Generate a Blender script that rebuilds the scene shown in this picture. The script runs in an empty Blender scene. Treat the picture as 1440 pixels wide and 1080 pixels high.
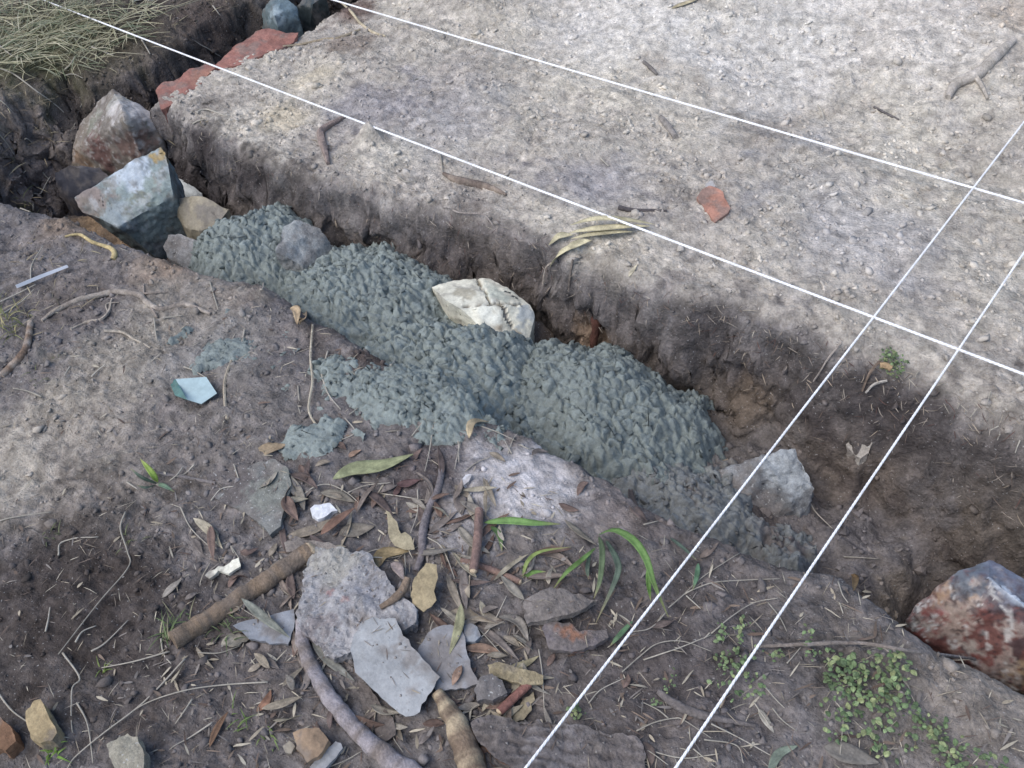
import bpy, bmesh, math, random
import numpy as np
from mathutils import Matrix, Vector, kdtree

# ------------------------------------------------------------------ camera, world, sun
scene = bpy.context.scene
F, HCAM = 1311.0, 1.35                       # focal length (photo pixels), eye height (m)
AX = np.array([2027., -1062., 1311.]); AX /= np.linalg.norm(AX)      # along the trench
AY = np.array([1721., 1666., -1311.]); AY -= AX * (AX @ AY); AY /= np.linalg.norm(AY)
ROT = np.stack([AX, AY, np.cross(AX, AY)])
EYE = np.array([0., 0., HCAM])
cam_d = bpy.data.cameras.new('camera'); cam = bpy.data.objects.new('camera', cam_d)
scene.collection.objects.link(cam); scene.camera = cam
cam_d.sensor_width = 36.0; cam_d.lens = 36.0 * F / 1440.0
cam_d.clip_start = 0.05; cam_d.clip_end = 500.0
mw = Matrix.Identity(4)
for i in range(3):
    for j in range(3): mw[i][j] = float(ROT[i, j])
    mw[i][3] = float(EYE[i])
cam.matrix_world = mw

SUN_EL, SUN_AZ = math.radians(56), math.radians(200)    # azimuth measured from +Y towards +X
world = bpy.data.worlds.new("World"); scene.world = world; world.use_nodes = True
wn = world.node_tree.nodes; wl = world.node_tree.links
bgn = wn.get('Background') or wn.new('ShaderNodeBackground')
sky = wn.new('ShaderNodeTexSky'); sky.sky_type = 'NISHITA'; sky.sun_disc = False
sky.sun_elevation = SUN_EL; sky.sun_rotation = SUN_AZ
sky.air_density = 1.0; sky.dust_density = 1.2; sky.ozone_density = 1.0
wl.new(sky.outputs['Color'], bgn.inputs['Color']); bgn.inputs['Strength'].default_value = 0.11
sun_d = bpy.data.lights.new('sun', 'SUN'); sun = bpy.data.objects.new('sun', sun_d)
scene.collection.objects.link(sun)
sun_d.energy = 1.5; sun_d.angle = math.radians(60); sun_d.color = (1.0, 0.94, 0.85)
sd = Vector((math.sin(SUN_AZ) * math.cos(SUN_EL), math.cos(SUN_AZ) * math.cos(SUN_EL), math.sin(SUN_EL)))
sun.rotation_euler = sd.to_track_quat('Z', 'Y').to_euler()
scene.view_settings.view_transform = 'Standard'; scene.view_settings.look = 'None'
scene.view_settings.gamma = 1.0; scene.view_settings.use_curve_mapping = False
scene.view_settings.exposure = 0.9
scene.render.engine = 'CYCLES'

# ------------------------------------------------------------------ numeric helpers
rng = np.random.default_rng(7); random.seed(7)
PERM = np.tile(rng.permutation(256), 3)
GRAD = rng.normal(size=(256, 3)); GRAD /= np.linalg.norm(GRAD, axis=1)[:, None]

def perlin(p):
    p = np.asarray(p, float); i = np.floor(p).astype(int); fr = p - i
    u = fr * fr * fr * (fr * (fr * 6 - 15) + 10); i &= 255
    out = 0.0
    for dx in (0, 1):
        wx = u[..., 0] if dx else 1 - u[..., 0]
        for dy in (0, 1):
            wy = u[..., 1] if dy else 1 - u[..., 1]
            for dz in (0, 1):
                wz = u[..., 2] if dz else 1 - u[..., 2]
                hsh = PERM[PERM[PERM[(i[..., 0] + dx) & 255] + ((i[..., 1] + dy) & 255)] + ((i[..., 2] + dz) & 255)]
                g = GRAD[hsh]
                out = out + wx * wy * wz * (g[..., 0] * (fr[..., 0] - dx) + g[..., 1] * (fr[..., 1] - dy) + g[..., 2] * (fr[..., 2] - dz))
    return out * 1.5

def fbm(p, octv=4, gain=0.5):
    p = np.asarray(p, float); a, s, o = 1.0, 1.0, 0.0
    for k in range(octv):
        o = o + a * perlin(p * s + 17.3 * k); a *= gain; s *= 2.03
    return o

def n2(x, y, s, seed=0.0, octv=4, gain=0.5):
    x = np.asarray(x, float); y = np.asarray(y, float)
    return fbm(np.stack([x * s, y * s, np.full_like(x, seed + 0.37)], -1), octv, gain)

def sstep(a, b, x):
    t = np.clip((x - a) / (b - a), 0, 1); return t * t * (3 - 2 * t)

def ray(px, py):
    return ROT @ np.array([px - 720., 540. - py, -F])
def P(px, py, z=0.0):
    d = ray(px, py); return EYE + d * ((z - HCAM) / d[2])
def mpp(p):                                   # metres per photo pixel at a point
    return np.linalg.norm(np.asarray(p) - EYE) / F

# ------------------------------------------------------------------ terrain
FX = [-9, -2.75, -2.5, -2.2, -1.79, -1.49, -1.15, -.9, -.43, -.08, .5, 9]
FY = [1.22, 1.20, 1.20, 1.18, 1.17, 1.24, 1.29, 1.30, 1.34, 1.29, 1.3, 1.3]
NX = [-9, -2.75, -2.45, -2.31, -1.94, -1.6, -1.3, -1.14, -.89, -.6, -.48, -.3, -.22, -.087, .065, 9]
NY = [.62, .62, .68, .727, .744, .82, .80, .785, .81, .80, .795, .82, .86, .83, .84, .82]
AYY = [-9, 1.0, 1.15, 1.27, 1.46, 1.8, 3, 9]
AXX = [-3.1, -3.10, -3.02, -2.94, -2.91, -2.94, -2.95, -2.95]
BYY = [-9, 1.2, 1.44, 1.7, 1.9, 9]
BXX = [-2.66, -2.64, -2.62, -2.53, -2.55, -2.55]

def sdist(x, y):
    wob = 0.035 * n2(x, y, 3.0, 5, 3) + 0.012 * n2(x, y, 14.0, 9, 3)
    yf = np.interp(x, FX, FY); yn = np.interp(x, NX, NY)
    xa = np.interp(y, AYY, AXX); xb = np.interp(y, BYY, BXX)
    far = yf - y + wob * 1.0; near = (y - yn) + wob * 0.35
    end = (x + 3.16 - 0.25 * np.clip(0.95 - y, 0, 1)) * 0.30 + wob
    main = np.minimum(np.minimum(far, near), end)
    side = np.minimum(np.minimum((x - xa) * 0.5 + wob, xb - x + wob * .6), y - 0.9)
    return np.maximum(main, side), far, near

PIT = P(1318, 822, -.24)                      # hollow beside the red boulder
_sr = np.random.default_rng(3)
SCUFF = [(_sr.uniform(-2.4, .2), _sr.uniform(1.45, 2.9), _sr.uniform(0, 3.1), _sr.uniform(.05, .14), _sr.uniform(.02, .05), _sr.uniform(-.008, .014)) for _ in range(26)]
def terrain(x, y, fine=True):
    x = np.asarray(x, float); y = np.asarray(y, float)
    s, far, near = sdist(x, y)
    depth = 0.31 - 0.06 * sstep(-.85, -.6, x) + 0.07 * sstep(-2.2, -2.6, x) + 0.05 * sstep(-.5, -.2, x) + 0.03 * n2(x, y, 5, 3, 3)
    soft = sstep(-0.9, 0.1, x) * sstep(-0.3, 0.3, near - far)    # the far lip is broken back on the right
    w1 = 0.055 + 0.01 * soft + 0.02 * n2(x, y, 2.2, 21, 2)
    r = sstep(-0.04 - 0.05 * soft, 0.02, s) * (0.11 + 0.10 * soft) * sstep(.0, .1, near - far + .05) + sstep(-0.03, 0.02, s) * .07 * sstep(.1, 0., near - far + .05)
    w = np.clip(s / w1, 0, 1); w = w * (1.1 - 0.1 * w)
    f = np.minimum(r + (1 - r) * np.clip(w, 0, 1), 1.0)
    f = np.where(s < 0, r, f)
    z = -depth * f
    inside = sstep(0.0, 0.08, s)
    bank = 1 - inside
    # rolling surface and the low spoil mound far back
    z = z + bank * (0.016 * n2(x, y, 1.7, 2, 3) + (0.004 + 0.006 * sstep(.0, -.2, far)) * n2(x, y, 7, 12, 2))
    z = z + bank * 0.09 * sstep(2.0, 2.8, y + 0.12 * n2(x, y, 2.0, 8, 2))
    z = z + bank * 0.06 * np.exp(-(((x + 2.17) / .2) ** 2 + ((y - 2.14) / .12) ** 2))
    z = z + 0.055 * np.exp(-(((x + 1.84) / .035) ** 2 + ((y - 1.395) / .03) ** 2))
    z = z + bank * 0.025 * sstep(-2.95, -3.4, x)
    z = z + inside * (0.03 * n2(x, y, 9, 4, 3))
    z = z - inside * 0.04 * np.exp(-((far - 0.10) / .035) ** 2) * sstep(-.75, -.4, x)  # trough added along the wall foot to deepen the shade there
    z = z - inside * 0.12 * np.exp(-((x - PIT[0]) / .055) ** 2 - ((y - PIT[1]) / .075) ** 2)
    # rubble foot under the far wall on the right
    z = z + inside * 0.04 * np.exp(-((far - 0.07) / .08) ** 2) * sstep(-0.75, -0.6, x) * sstep(-.2, -.45, x) * (0.7 + n2(x, y, 6, 14, 2))
    z = z + inside * 0.03 * sstep(0.25, 0.02, near) * sstep(-0.8, -0.5, x)
    for (sx, sy, sa, sl_, sw, sd_) in SCUFF:
        u = (x - sx) * math.cos(sa) + (y - sy) * math.sin(sa); w_ = -(x - sx) * math.sin(sa) + (y - sy) * math.cos(sa)
        z = z - bank * sd_ * np.exp(-(u / sl_) ** 2 - (w_ / sw) ** 2)
    if fine:
        farb = sstep(0.0, -0.05, far)
        flat_ = 1 - .85 * sstep(-.01, .01, s) * sstep(.13, .09, s)
        z = z + flat_ * (0.007 + 0.004 * (1 - farb)) * n2(x, y, 13, 31, 3)
        z = z + flat_ * 0.007 * np.abs(n2(x, y, 34, 33, 4, .6)) * (1 + .5 * inside) * (.5 + sstep(-.3, .4, n2(x, y, 4, 91, 3)))
        z = z + flat_ * 0.0035 * n2(x, y, 80, 35, 3, .6)
    return z

def hit(px, py):
    """where the sight line through a photo pixel meets the soil"""
    d = ray(px, py); t0 = (0.25 - HCAM) / d[2]; t1 = (-0.5 - HCAM) / d[2]
    t = np.linspace(t0, t1, 500); p = EYE + d * t[:, None]
    g = p[:, 2] - terrain(p[:, 0], p[:, 1])
    k = int(np.argmax(g <= 0)); k = max(k, 1)
    a = g[k - 1] / (g[k - 1] - g[k] + 1e-12)
    return p[k - 1] * (1 - a) + p[k] * a
def ht(x, y): return float(terrain(np.array([x]), np.array([y]))[0])

# ------------------------------------------------------------------ materials
MATS = {}
def mat(name, col=None, attr=False, var=0.25, scale=30, bump=0.3, bscale=120, rough=0.9, col2=None, c2=(0.5, 0.62), c2scale=6,
        speck=None, speck_col=(0.7, 0.7, 0.68), speck_scale=220, rand=0.0, spec=0.3, stretch=None, bdist=0.004, trans=0.0):
    if name in MATS: return MATS[name]
    m = bpy.data.materials.new(name); MATS[name] = m; m.use_nodes = True
    nt = m.node_tree; N = nt.nodes; Lk = nt.links
    b = N['Principled BSDF']; b.inputs['Roughness'].default_value = rough
    b.inputs['Specular IOR Level'].default_value = spec
    tc = N.new('ShaderNodeTexCoord'); vec = tc.outputs['Object']
    if stretch:
        mp = N.new('ShaderNodeMapping'); mp.inputs['Scale'].default_value = stretch
        Lk.new(vec, mp.inputs['Vector']); vec = mp.outputs['Vector']
    def noise(s, det=6, rg=0.6):
        n = N.new('ShaderNodeTexNoise'); n.inputs['Scale'].default_value = s
        n.inputs['Detail'].default_value = det; n.inputs['Roughness'].default_value = rg
        Lk.new(vec, n.inputs['Vector']); return n.outputs['Fac']
    def mix(a, c, fac, typ='MIX'):
        x = N.new('ShaderNodeMix'); x.data_type = 'RGBA'; x.blend_type = typ
        if isinstance(fac, float): x.inputs[0].default_value = fac
        else: Lk.new(fac, x.inputs[0])
        for k, v in ((6, a), (7, c)):
            if isinstance(v, tuple): x.inputs[k].default_value = (*v[:3], 1)
            else: Lk.new(v, x.inputs[k])
        return x.outputs[2]
    def rng_(v, a, c, lo, hi):
        r = N.new('ShaderNodeMapRange'); Lk.new(v, r.inputs['Value'])
        r.inputs['From Min'].default_value = a; r.inputs['From Max'].default_value = c
        r.inputs['To Min'].default_value = lo; r.inputs['To Max'].default_value = hi; return r.outputs['Result']
    if attr:
        at = N.new('ShaderNodeAttribute'); at.attribute_name = 'Col'; c = at.outputs['Color']
    else:
        c = col
    if col2: c = mix(c, col2, rng_(noise(c2scale), c2[0], c2[1], 0, 1))
    v = rng_(noise(scale), 0.25, 0.75, 1 - var * 1.6, 1 + var * 1.6)
    v2 = rng_(noise(scale * 4.5, 4, .7), 0.3, 0.7, 1 - var * 1.1, 1 + var * 1.1)
    mv = N.new('ShaderNodeMath'); mv.operation = 'MULTIPLY'; Lk.new(v, mv.inputs[0]); Lk.new(v2, mv.inputs[1]); v = mv.outputs[0]
    hsv = N.new('ShaderNodeHueSaturation')
    if isinstance(c, tuple): hsv.inputs['Color'].default_value = (*c[:3], 1)
    else: Lk.new(c, hsv.inputs['Color'])
    if rand:
        oi = N.new('ShaderNodeObjectInfo')
        rv = rng_(oi.outputs['Random'], 0, 1, 1 - rand, 1 + rand)
        mu = N.new('ShaderNodeMath'); mu.operation = 'MULTIPLY'; Lk.new(v, mu.inputs[0]); Lk.new(rv, mu.inputs[1]); v = mu.outputs[0]
    Lk.new(v, hsv.inputs['Value']); c = hsv.outputs['Color']
    if speck:
        sp = rng_(noise(speck_scale, 2, .5), .70 - speck * .8, .74 - speck * .8, 0, .75)
        c = mix(c, speck_col, sp)
    Lk.new(c, b.inputs['Base Color'])
    if bump:
        bp = N.new('ShaderNodeBump'); bp.inputs['Strength'].default_value = bump; bp.inputs['Distance'].default_value = bdist
        Lk.new(noise(bscale, 8, 0.65), bp.inputs['Height']); Lk.new(bp.outputs['Normal'], b.inputs['Normal'])
    if trans:
        tr = N.new('ShaderNodeBsdfTranslucent'); Lk.new(c, tr.inputs['Color'])
        ms = N.new('ShaderNodeMixShader'); ms.inputs[0].default_value = trans
        Lk.new(b.outputs[0], ms.inputs[1]); Lk.new(tr.outputs[0], ms.inputs[2])
        Lk.new(ms.outputs[0], N['Material Output'].inputs['Surface'])
    return m

M_soil = mat('soil', attr=True, var=0.24, scale=38, bump=1.0, bscale=85, bdist=.011, rough=0.97, speck=0.02, speck_col=(.4, .39, .38), speck_scale=210, spec=0.1)
M_crumb = mat('crumb_soil', attr=True, var=0.18, scale=90, bump=0.4, bscale=260, rough=0.97, spec=0.15)
M_mortar = mat('fresh_mortar', (0.205, 0.236, 0.230), var=0.16, scale=40, bump=0.7, bscale=130, rough=0.75, spec=0.35, rand=0.12, bdist=.006)
M_mixed = mat('earthy_mortar', (0.18, 0.19, 0.19), var=0.2, scale=40, bump=0.5, bscale=220, rough=0.85, col2=(.15, .135, .13), c2scale=9, rand=.12)
M_rock = mat('rock', attr=True, var=0.16, scale=35, bump=0.5, bscale=70, rough=0.62, spec=0.4)
M_gloss = mat('wet_rock', attr=True, var=0.2, scale=30, bump=0.4, bscale=60, rough=0.42, spec=0.45)
M_rough = mat('gravelly_rock', attr=True, var=0.22, scale=70, bump=0.9, bscale=110, rough=0.92, speck=0.05, speck_scale=160, speck_col=(.42, .42, .41))
M_slate = mat('slate', attr=True, var=0.14, scale=28, bump=0.35, bscale=150, rough=0.75, speck=0.02, speck_col=(.2, .2, .2), speck_scale=120)
M_wood = mat('stick_bark', attr=True, var=0.26, scale=50, bump=0.9, bscale=110, rough=0.88, bdist=.006)
M_leaf = mat('dry_leaf', attr=True, var=0.2, scale=60, bump=0.4, bscale=120, rough=0.7, trans=0.15)
M_straw = mat('straw', attr=True, var=0.15, scale=60, bump=0.0, rough=0.7)
M_green = mat('green_blade', attr=True, var=0.15, scale=50, bump=0.15, bscale=120, rough=0.5, trans=0.3)
M_clover = mat('small_green_leaf', attr=True, var=0.18, scale=80, bump=0.15, bscale=120, rough=0.55, trans=0.25, rand=.3)
M_string = mat('white_string', (0.82, 0.82, 0.84), var=0.12, scale=25, bump=0.3, bscale=500, rough=0.8, bdist=.001)
M_brick = mat('red_stone', attr=True, var=0.2, scale=45, bump=0.6, bscale=110, rough=0.9)

# ------------------------------------------------------------------ mesh helpers
def tag(o, label=None, cat=None, group=None, kind=None):
    if label: o['label'] = label
    if cat: o['category'] = cat
    if group: o['group'] = group
    if kind: o['kind'] = kind
    return o

def mesh_np(name, v, f, m, col=None, smooth=True, parent=None, sharp=None, origin=None):
    v = np.asarray(v, float)
    if origin is None:
        origin = np.array([v[:, 0].mean(), v[:, 1].mean(), v[:, 2].min()])
    v = v - origin
    me = bpy.data.meshes.new(name)
    if isinstance(f, np.ndarray):
        nf, k = f.shape
        me.vertices.add(len(v)); me.vertices.foreach_set('co', v.astype(np.float32).ravel())
        me.loops.add(nf * k); me.loops.foreach_set('vertex_index', f.astype(np.int32).ravel())
        me.polygons.add(nf); me.polygons.foreach_set('loop_start', np.arange(0, nf * k, k, dtype=np.int32))
        me.update(calc_edges=True)
    else:
        me.from_pydata([tuple(q) for q in v], [], f)
    if col is not None:
        a = me.color_attributes.new('Col', 'FLOAT_COLOR', 'POINT')
        c = np.ones((len(v), 4), np.float32); c[:, :3] = col
        a.data.foreach_set('color', c.ravel())
    me.polygons.foreach_set('use_smooth', np.full(len(me.polygons), smooth))
    if sharp: me.set_sharp_from_angle(angle=math.radians(sharp))
    me.materials.append(m); me.update()
    o = bpy.data.objects.new(name, me); scene.collection.objects.link(o)
    if parent is not None:
        o.parent = parent
        o.location = Vector(origin) - parent.location
    else:
        o.location = origin
    return o

def empty(name, loc, label, cat, group=None):
    o = bpy.data.objects.new(name, None); scene.collection.objects.link(o)
    o.location = Vector([float(q) for q in loc]); o.empty_display_size = 0.02
    return tag(o, label, cat, group)

class MB:
    def __init__(s): s.v, s.f, s.c, s.n = [], [], [], 0
    def add(s, v, f, col):
        v = np.asarray(v, float); s.v.append(v)
        s.f += [tuple(int(i) + s.n for i in q) for q in f]
        c = np.asarray(col, float)
        s.c.append(np.tile(c, (len(v), 1)) if c.ndim == 1 else c); s.n += len(v)
    def tube(s, pts, rad, col, k=5, cap=True, lump=0.0):
        pts = np.asarray(pts, float); n = len(pts); rad = np.broadcast_to(np.asarray(rad, float), (n,))
        t = np.gradient(pts, axis=0); t /= np.linalg.norm(t, axis=1)[:, None] + 1e-12
        up = np.array([.31, .17, .93]); a = np.cross(t, up); a /= np.linalg.norm(a, axis=1)[:, None] + 1e-12
        b = np.cross(t, a); ang = np.arange(k) * 2 * math.pi / k
        ring = pts[:, None, :] + rad[:, None, None] * (np.cos(ang)[None, :, None] * a[:, None, :] + np.sin(ang)[None, :, None] * b[:, None, :])
        v = ring.reshape(-1, 3)
        if lump:
            ctr = np.repeat(pts, k, 0); nz = fbm(v * 45, 3)
            v = ctr + (v - ctr) * (1 + lump * nz)[:, None]
        f = [(i * k + j, i * k + (j + 1) % k, (i + 1) * k + (j + 1) % k, (i + 1) * k + j) for i in range(n - 1) for j in range(k)]
        if cap: f += [tuple(range(k - 1, -1, -1)), tuple(range((n - 1) * k, n * k))]
        c = np.asarray(col, float)
        s.add(v, f, np.repeat(c, k, 0) if c.ndim == 2 else c)
    def build(s, name, m, parent=None, smooth=True, sharp=None, origin=None):
        return mesh_np(name, np.concatenate(s.v), s.f, m, np.concatenate(s.c), smooth, parent, sharp, origin)

def catmull(pts, n):
    pts = np.asarray(pts, float)
    if len(pts) == 2:
        t = np.linspace(0, 1, n)[:, None]; return pts[0] * (1 - t) + pts[1] * t
    q = np.vstack([2 * pts[0] - pts[1], pts, 2 * pts[-1] - pts[-2]])
    seg = np.linspace(0, len(pts) - 1 - 1e-6, n); i = seg.astype(int); t = (seg - i)[:, None]
    a, b, c, d = q[i], q[i + 1], q[i + 2], q[i + 3]
    return 0.5 * (2 * b + (c - a) * t + (2 * a - 5 * b + 4 * c - d) * t * t + (3 * b - a - 3 * c + d) * t ** 3)

def lin(*c):                                   # sRGB 0-255 surface colour to linear
    g = .3 * c[0] + .59 * c[1] + .11 * c[2]; c = [g + .8 * (x - g) for x in c]
    return tuple(((x / 255) / 12.92 if x < 10 else ((x / 255 + .055) / 1.055) ** 2.4) for x in c)

def refine(bm, L, it=7):
    for _ in range(it):
        e = [q for q in bm.edges if q.calc_length() > L]
        if not e: break
        bmesh.ops.subdivide_edges(bm, edges=e, cuts=1)
        bmesh.ops.triangulate(bm, faces=[q for q in bm.faces if len(q.verts) > 3])

def finish(bm, name, m, base, blobs=(), amp=0.004, ns=14, grooves=(), sharp=38, parent=None, amp2=0.0015, smooth=True, relax=0.0, dirt=.45, mottle=(), mfree=None):
    bmesh.ops.recalc_face_normals(bm, faces=bm.faces)
    if relax: bmesh.ops.smooth_vert(bm, verts=bm.verts, factor=relax, use_axis_x=True, use_axis_y=True, use_axis_z=True)
    bm.normal_update(); bm.verts.ensure_lookup_table()
    v = np.array([q.co[:] for q in bm.verts]); nr = np.array([q.normal[:] for q in bm.verts])
    f = [tuple(w.index for w in q.verts) for q in bm.faces]; bm.free()
    v0 = v.copy()
    v = v + nr * (amp * fbm(v * ns, 4, .55) + amp2 * fbm(v * ns * 4.3 + 9, 3))[:, None]
    col = np.tile(np.asarray(base, float), (len(v), 1)) * np.clip(1 + .22 * fbm(v0 * 11 + 5, 4), .6, 1.4)[:, None]
    wv = v0 + 0.032 * np.stack([fbm(v0 * 20 + k * 31, 5, .65) for k in range(3)], -1)
    if dirt:
        w = (dirt * sstep(.0, .45, fbm(v0 * 15 + 3, 5, .65)))[:, None]; col = col * (1 - w) + np.array(lin(116, 107, 101)) * w
    for (c, r, cc) in blobs:
        d = np.linalg.norm(wv - np.asarray(c), axis=1); w = .9 * sstep(r * 1.12, r * 0.72, d)[:, None]
        col = col * (1 - w) + np.asarray(cc) * w
    for k, (cc, sc, th, st) in enumerate(mottle):
        wz = v0 + .02 * np.stack([fbm(v0 * 25 + 13 * k + j, 3) for j in range(3)], -1)
        fr = 1.0
        if mfree is not None:
            a_, b_ = mfree; cr = ((b_[0] - a_[0]) * (v0[:, 1] - a_[1]) - (b_[1] - a_[1]) * (v0[:, 0] - a_[0])) / np.linalg.norm((b_ - a_)[:2])
            fr = 1 - .8 * sstep(-.01, .02, cr)
        w = (fr * st * sstep(th, th + .16, fbm(wz * sc + 7.7 * k, 5, .62)))[:, None]; col = col * (1 - w) + np.asarray(cc) * w
    for (line, wd, dp, cc) in grooves:
        line = np.asarray(line)
        wv2 = v0 + 0.006 * np.stack([fbm(v0 * 40 + k * 11, 2) for k in range(3)], -1)
        dmin = np.full(len(v), 9.0)
        for a, b in zip(line[:-1], line[1:]):
            ab = b - a; t = np.clip(((wv2 - a) @ ab) / (ab @ ab), 0, 1)
            dmin = np.minimum(dmin, np.linalg.norm(wv2 - a - t[:, None] * ab, axis=1))
        w = sstep(wd, wd * .3, dmin)[:, None]
        v = v - nr * dp * w; col = col * (1 - w) + np.asarray(cc) * w
    return mesh_np(name, v, f, m, col, smooth, parent, sharp)

def rock(name, label, cat, pts, zbase, base, blobs=(), extra=(), L=0.013, amp=0.008, m=None, shrink=0.85, group=None, grooves=(), ns=14, sharp=38, amp2=.0028, back=(0, 0), relax=0.0, mottle=(), mfree=None):
    """pts: (px,py,z) visible corners; the body goes down to zbase behind and below them"""
    top = [P(*q) for q in pts] + [P(*q) for q in extra]
    c = np.mean(top, 0)
    bot = [np.array([c[0] + (q[0] - c[0]) * shrink + back[0], c[1] + (q[1] - c[1]) * shrink + back[1], zbase]) for q in top]
    bm = bmesh.new()
    for q in top + bot: bm.verts.new(q)
    r = bmesh.ops.convex_hull(bm, input=bm.verts)
    bmesh.ops.delete(bm, geom=list({g for g in r['geom_interior'] + r['geom_unused'] if isinstance(g, bmesh.types.BMVert)}), context='VERTS')
    bmesh.ops.triangulate(bm, faces=bm.faces)
    refine(bm, L)
    B = [(P(*b[0]), b[1], b[2]) for b in blobs]
    G = [(np.array([P(*q) for q in g[0]]), g[1], g[2], g[3]) for g in grooves]
    o = finish(bm, name, m or M_rock, base, B, amp, ns, G, sharp, amp2=amp2, relax=relax, mottle=mottle, mfree=mfree)
    return tag(o, label, cat, group)

def slab(name, label, cat, outline, thick, base, lift=0.0, tilt=(0, 0), blobs=(), m=None, L=0.012, amp=.002, amp2=.001, group=None, z=None, sharp=35, parent=None, bevel=0.0, ns=20, bulge=0.0, chip_=.9, ridges=()):
    """flat piece with a photographed outline lying on the ground"""
    if chip_:                                   # broken, not cut, edges
        o2 = []
        for q, r in zip(outline, list(outline[1:]) + [outline[0]]):
            m_ = max(1, int(math.hypot(r[0] - q[0], r[1] - q[1]) / 7)); nx_, ny_ = -(r[1] - q[1]), r[0] - q[0]; ll = math.hypot(nx_, ny_)
            for k in range(m_):
                j_ = rng.normal() * chip_; o2.append((q[0] + (r[0] - q[0]) * k / m_ + nx_ / ll * j_, q[1] + (r[1] - q[1]) * k / m_ + ny_ / ll * j_))
        outline = o2
    hs = [hit(*q) for q in outline]; c = np.mean(hs, 0); z0 = (c[2] if z is None else z) + lift
    pl = []
    for q in outline:                           # meet the tilted top plane
        d = ray(*q); den = d[2] - tilt[0] * d[0] - tilt[1] * d[1]
        t = (z0 - EYE[2] + tilt[0] * (EYE[0] - c[0]) + tilt[1] * (EYE[1] - c[1])) / den
        pl.append(EYE + d * t)
    bm = bmesh.new(); vs = [bm.verts.new(q) for q in pl]
    ed = [bm.edges.new((vs[i], vs[(i + 1) % len(vs)])) for i in range(len(vs))]
    bmesh.ops.triangle_fill(bm, edges=ed, use_beauty=True)
    top = list(bm.faces)
    g = bmesh.ops.extrude_face_region(bm, geom=top)
    for q in g['geom']:
        if isinstance(q, bmesh.types.BMVert): q.co.z -= thick; q.co.x += (q.co.x - c[0]) * -.04; q.co.y += (q.co.y - c[1]) * -.04
    bmesh.ops.triangulate(bm, faces=bm.faces)
    refine(bm, L)
    if bulge:
        ext = max(np.linalg.norm(np.array(q)[:2] - c[:2]) for q in pl)
        for q in bm.verts:
            r = math.hypot(q.co.x - c[0], q.co.y - c[1]) / ext; q.co.z += bulge * (1 - r * r)
    B = [(hit(*b[0]), b[1], b[2]) for b in blobs]
    o = finish(bm, name, m or M_slate, base, B, amp, ns, [(np.array([P(q[0], q[1], z0) for q in g]), .006, .0022, np.asarray(base) * .7) for g in ridges], sharp, parent, amp2, dirt=.6 if thick > .003 and amp > 0 else 0)
    return tag(o, label, cat, group)

def path3(pix, lift, n, clear=True):
    pts = np.array([hit(*q) for q in pix]); pts[:, 2] += lift
    c = catmull(pts, n)
    if clear: c[:, 2] = np.maximum(c[:, 2], terrain(c[:, 0], c[:, 1]) + lift * 0.3)
    k = np.ones(3) / 3
    if n > 6: c[1:-1, 2] = np.convolve(c[:, 2], k, 'valid')
    return c

def stick(name, label, cat, pix, w, col, col2=None, k=8, n=None, lift=None, taper=None, lump=0.12, ends=None, group=None, branches=(), lifts=None, m=None):
    """w: width in photo pixels at each control point"""
    n = n or max(8, 6 * (len(pix) - 1)); w = np.broadcast_to(np.asarray(w, float), (len(pix),))
    p0 = hit(*pix[len(pix) // 2]); s = mpp(p0); rad = np.interp(np.linspace(0, 1, n), np.linspace(0, 1, len(w)), w) * s / 2
    c = path3(pix, rad.mean() * .55 if lift is None else lift, n)
    if lifts is not None: c[:, 2] += np.interp(np.linspace(0, 1, n), np.linspace(0, 1, len(lifts)), lifts)
    cc = np.tile(np.asarray(col, float), (n, 1))
    if col2 is not None:
        t = np.clip(0.5 + 1.5 * fbm(c * 40, 4, .7), 0, 1)[:, None]; cc = cc * (1 - t) + np.asarray(col2) * t
    b = MB(); b.tube(c, rad, cc, k, lump=lump)
    for (bp, bw) in branches:
        q = path3(bp, rad.mean() * .5, 8); b.tube(q, np.linspace(bw, bw * .5, 8) * s / 2, col, 5)
    o = tag(b.build(name, m or M_wood, sharp=60), label, cat, group)
    if ends:                                    # freshly broken pale ends
        for which in ends:
            i, j = (0, 1) if which == 0 else (n - 1, n - 2)
            d = c[i] - c[j]; d /= np.linalg.norm(d)
            e = MB(); e.tube([c[i] - d * .001, c[i] + d * rad[i] * .25, c[i] + d * rad[i] * .5], [rad[i] * .93, rad[i] * .8, rad[i] * .35], lin(196, 172, 140), k)
            e.build('broken_end', M_wood, parent=o)
    return o

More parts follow.
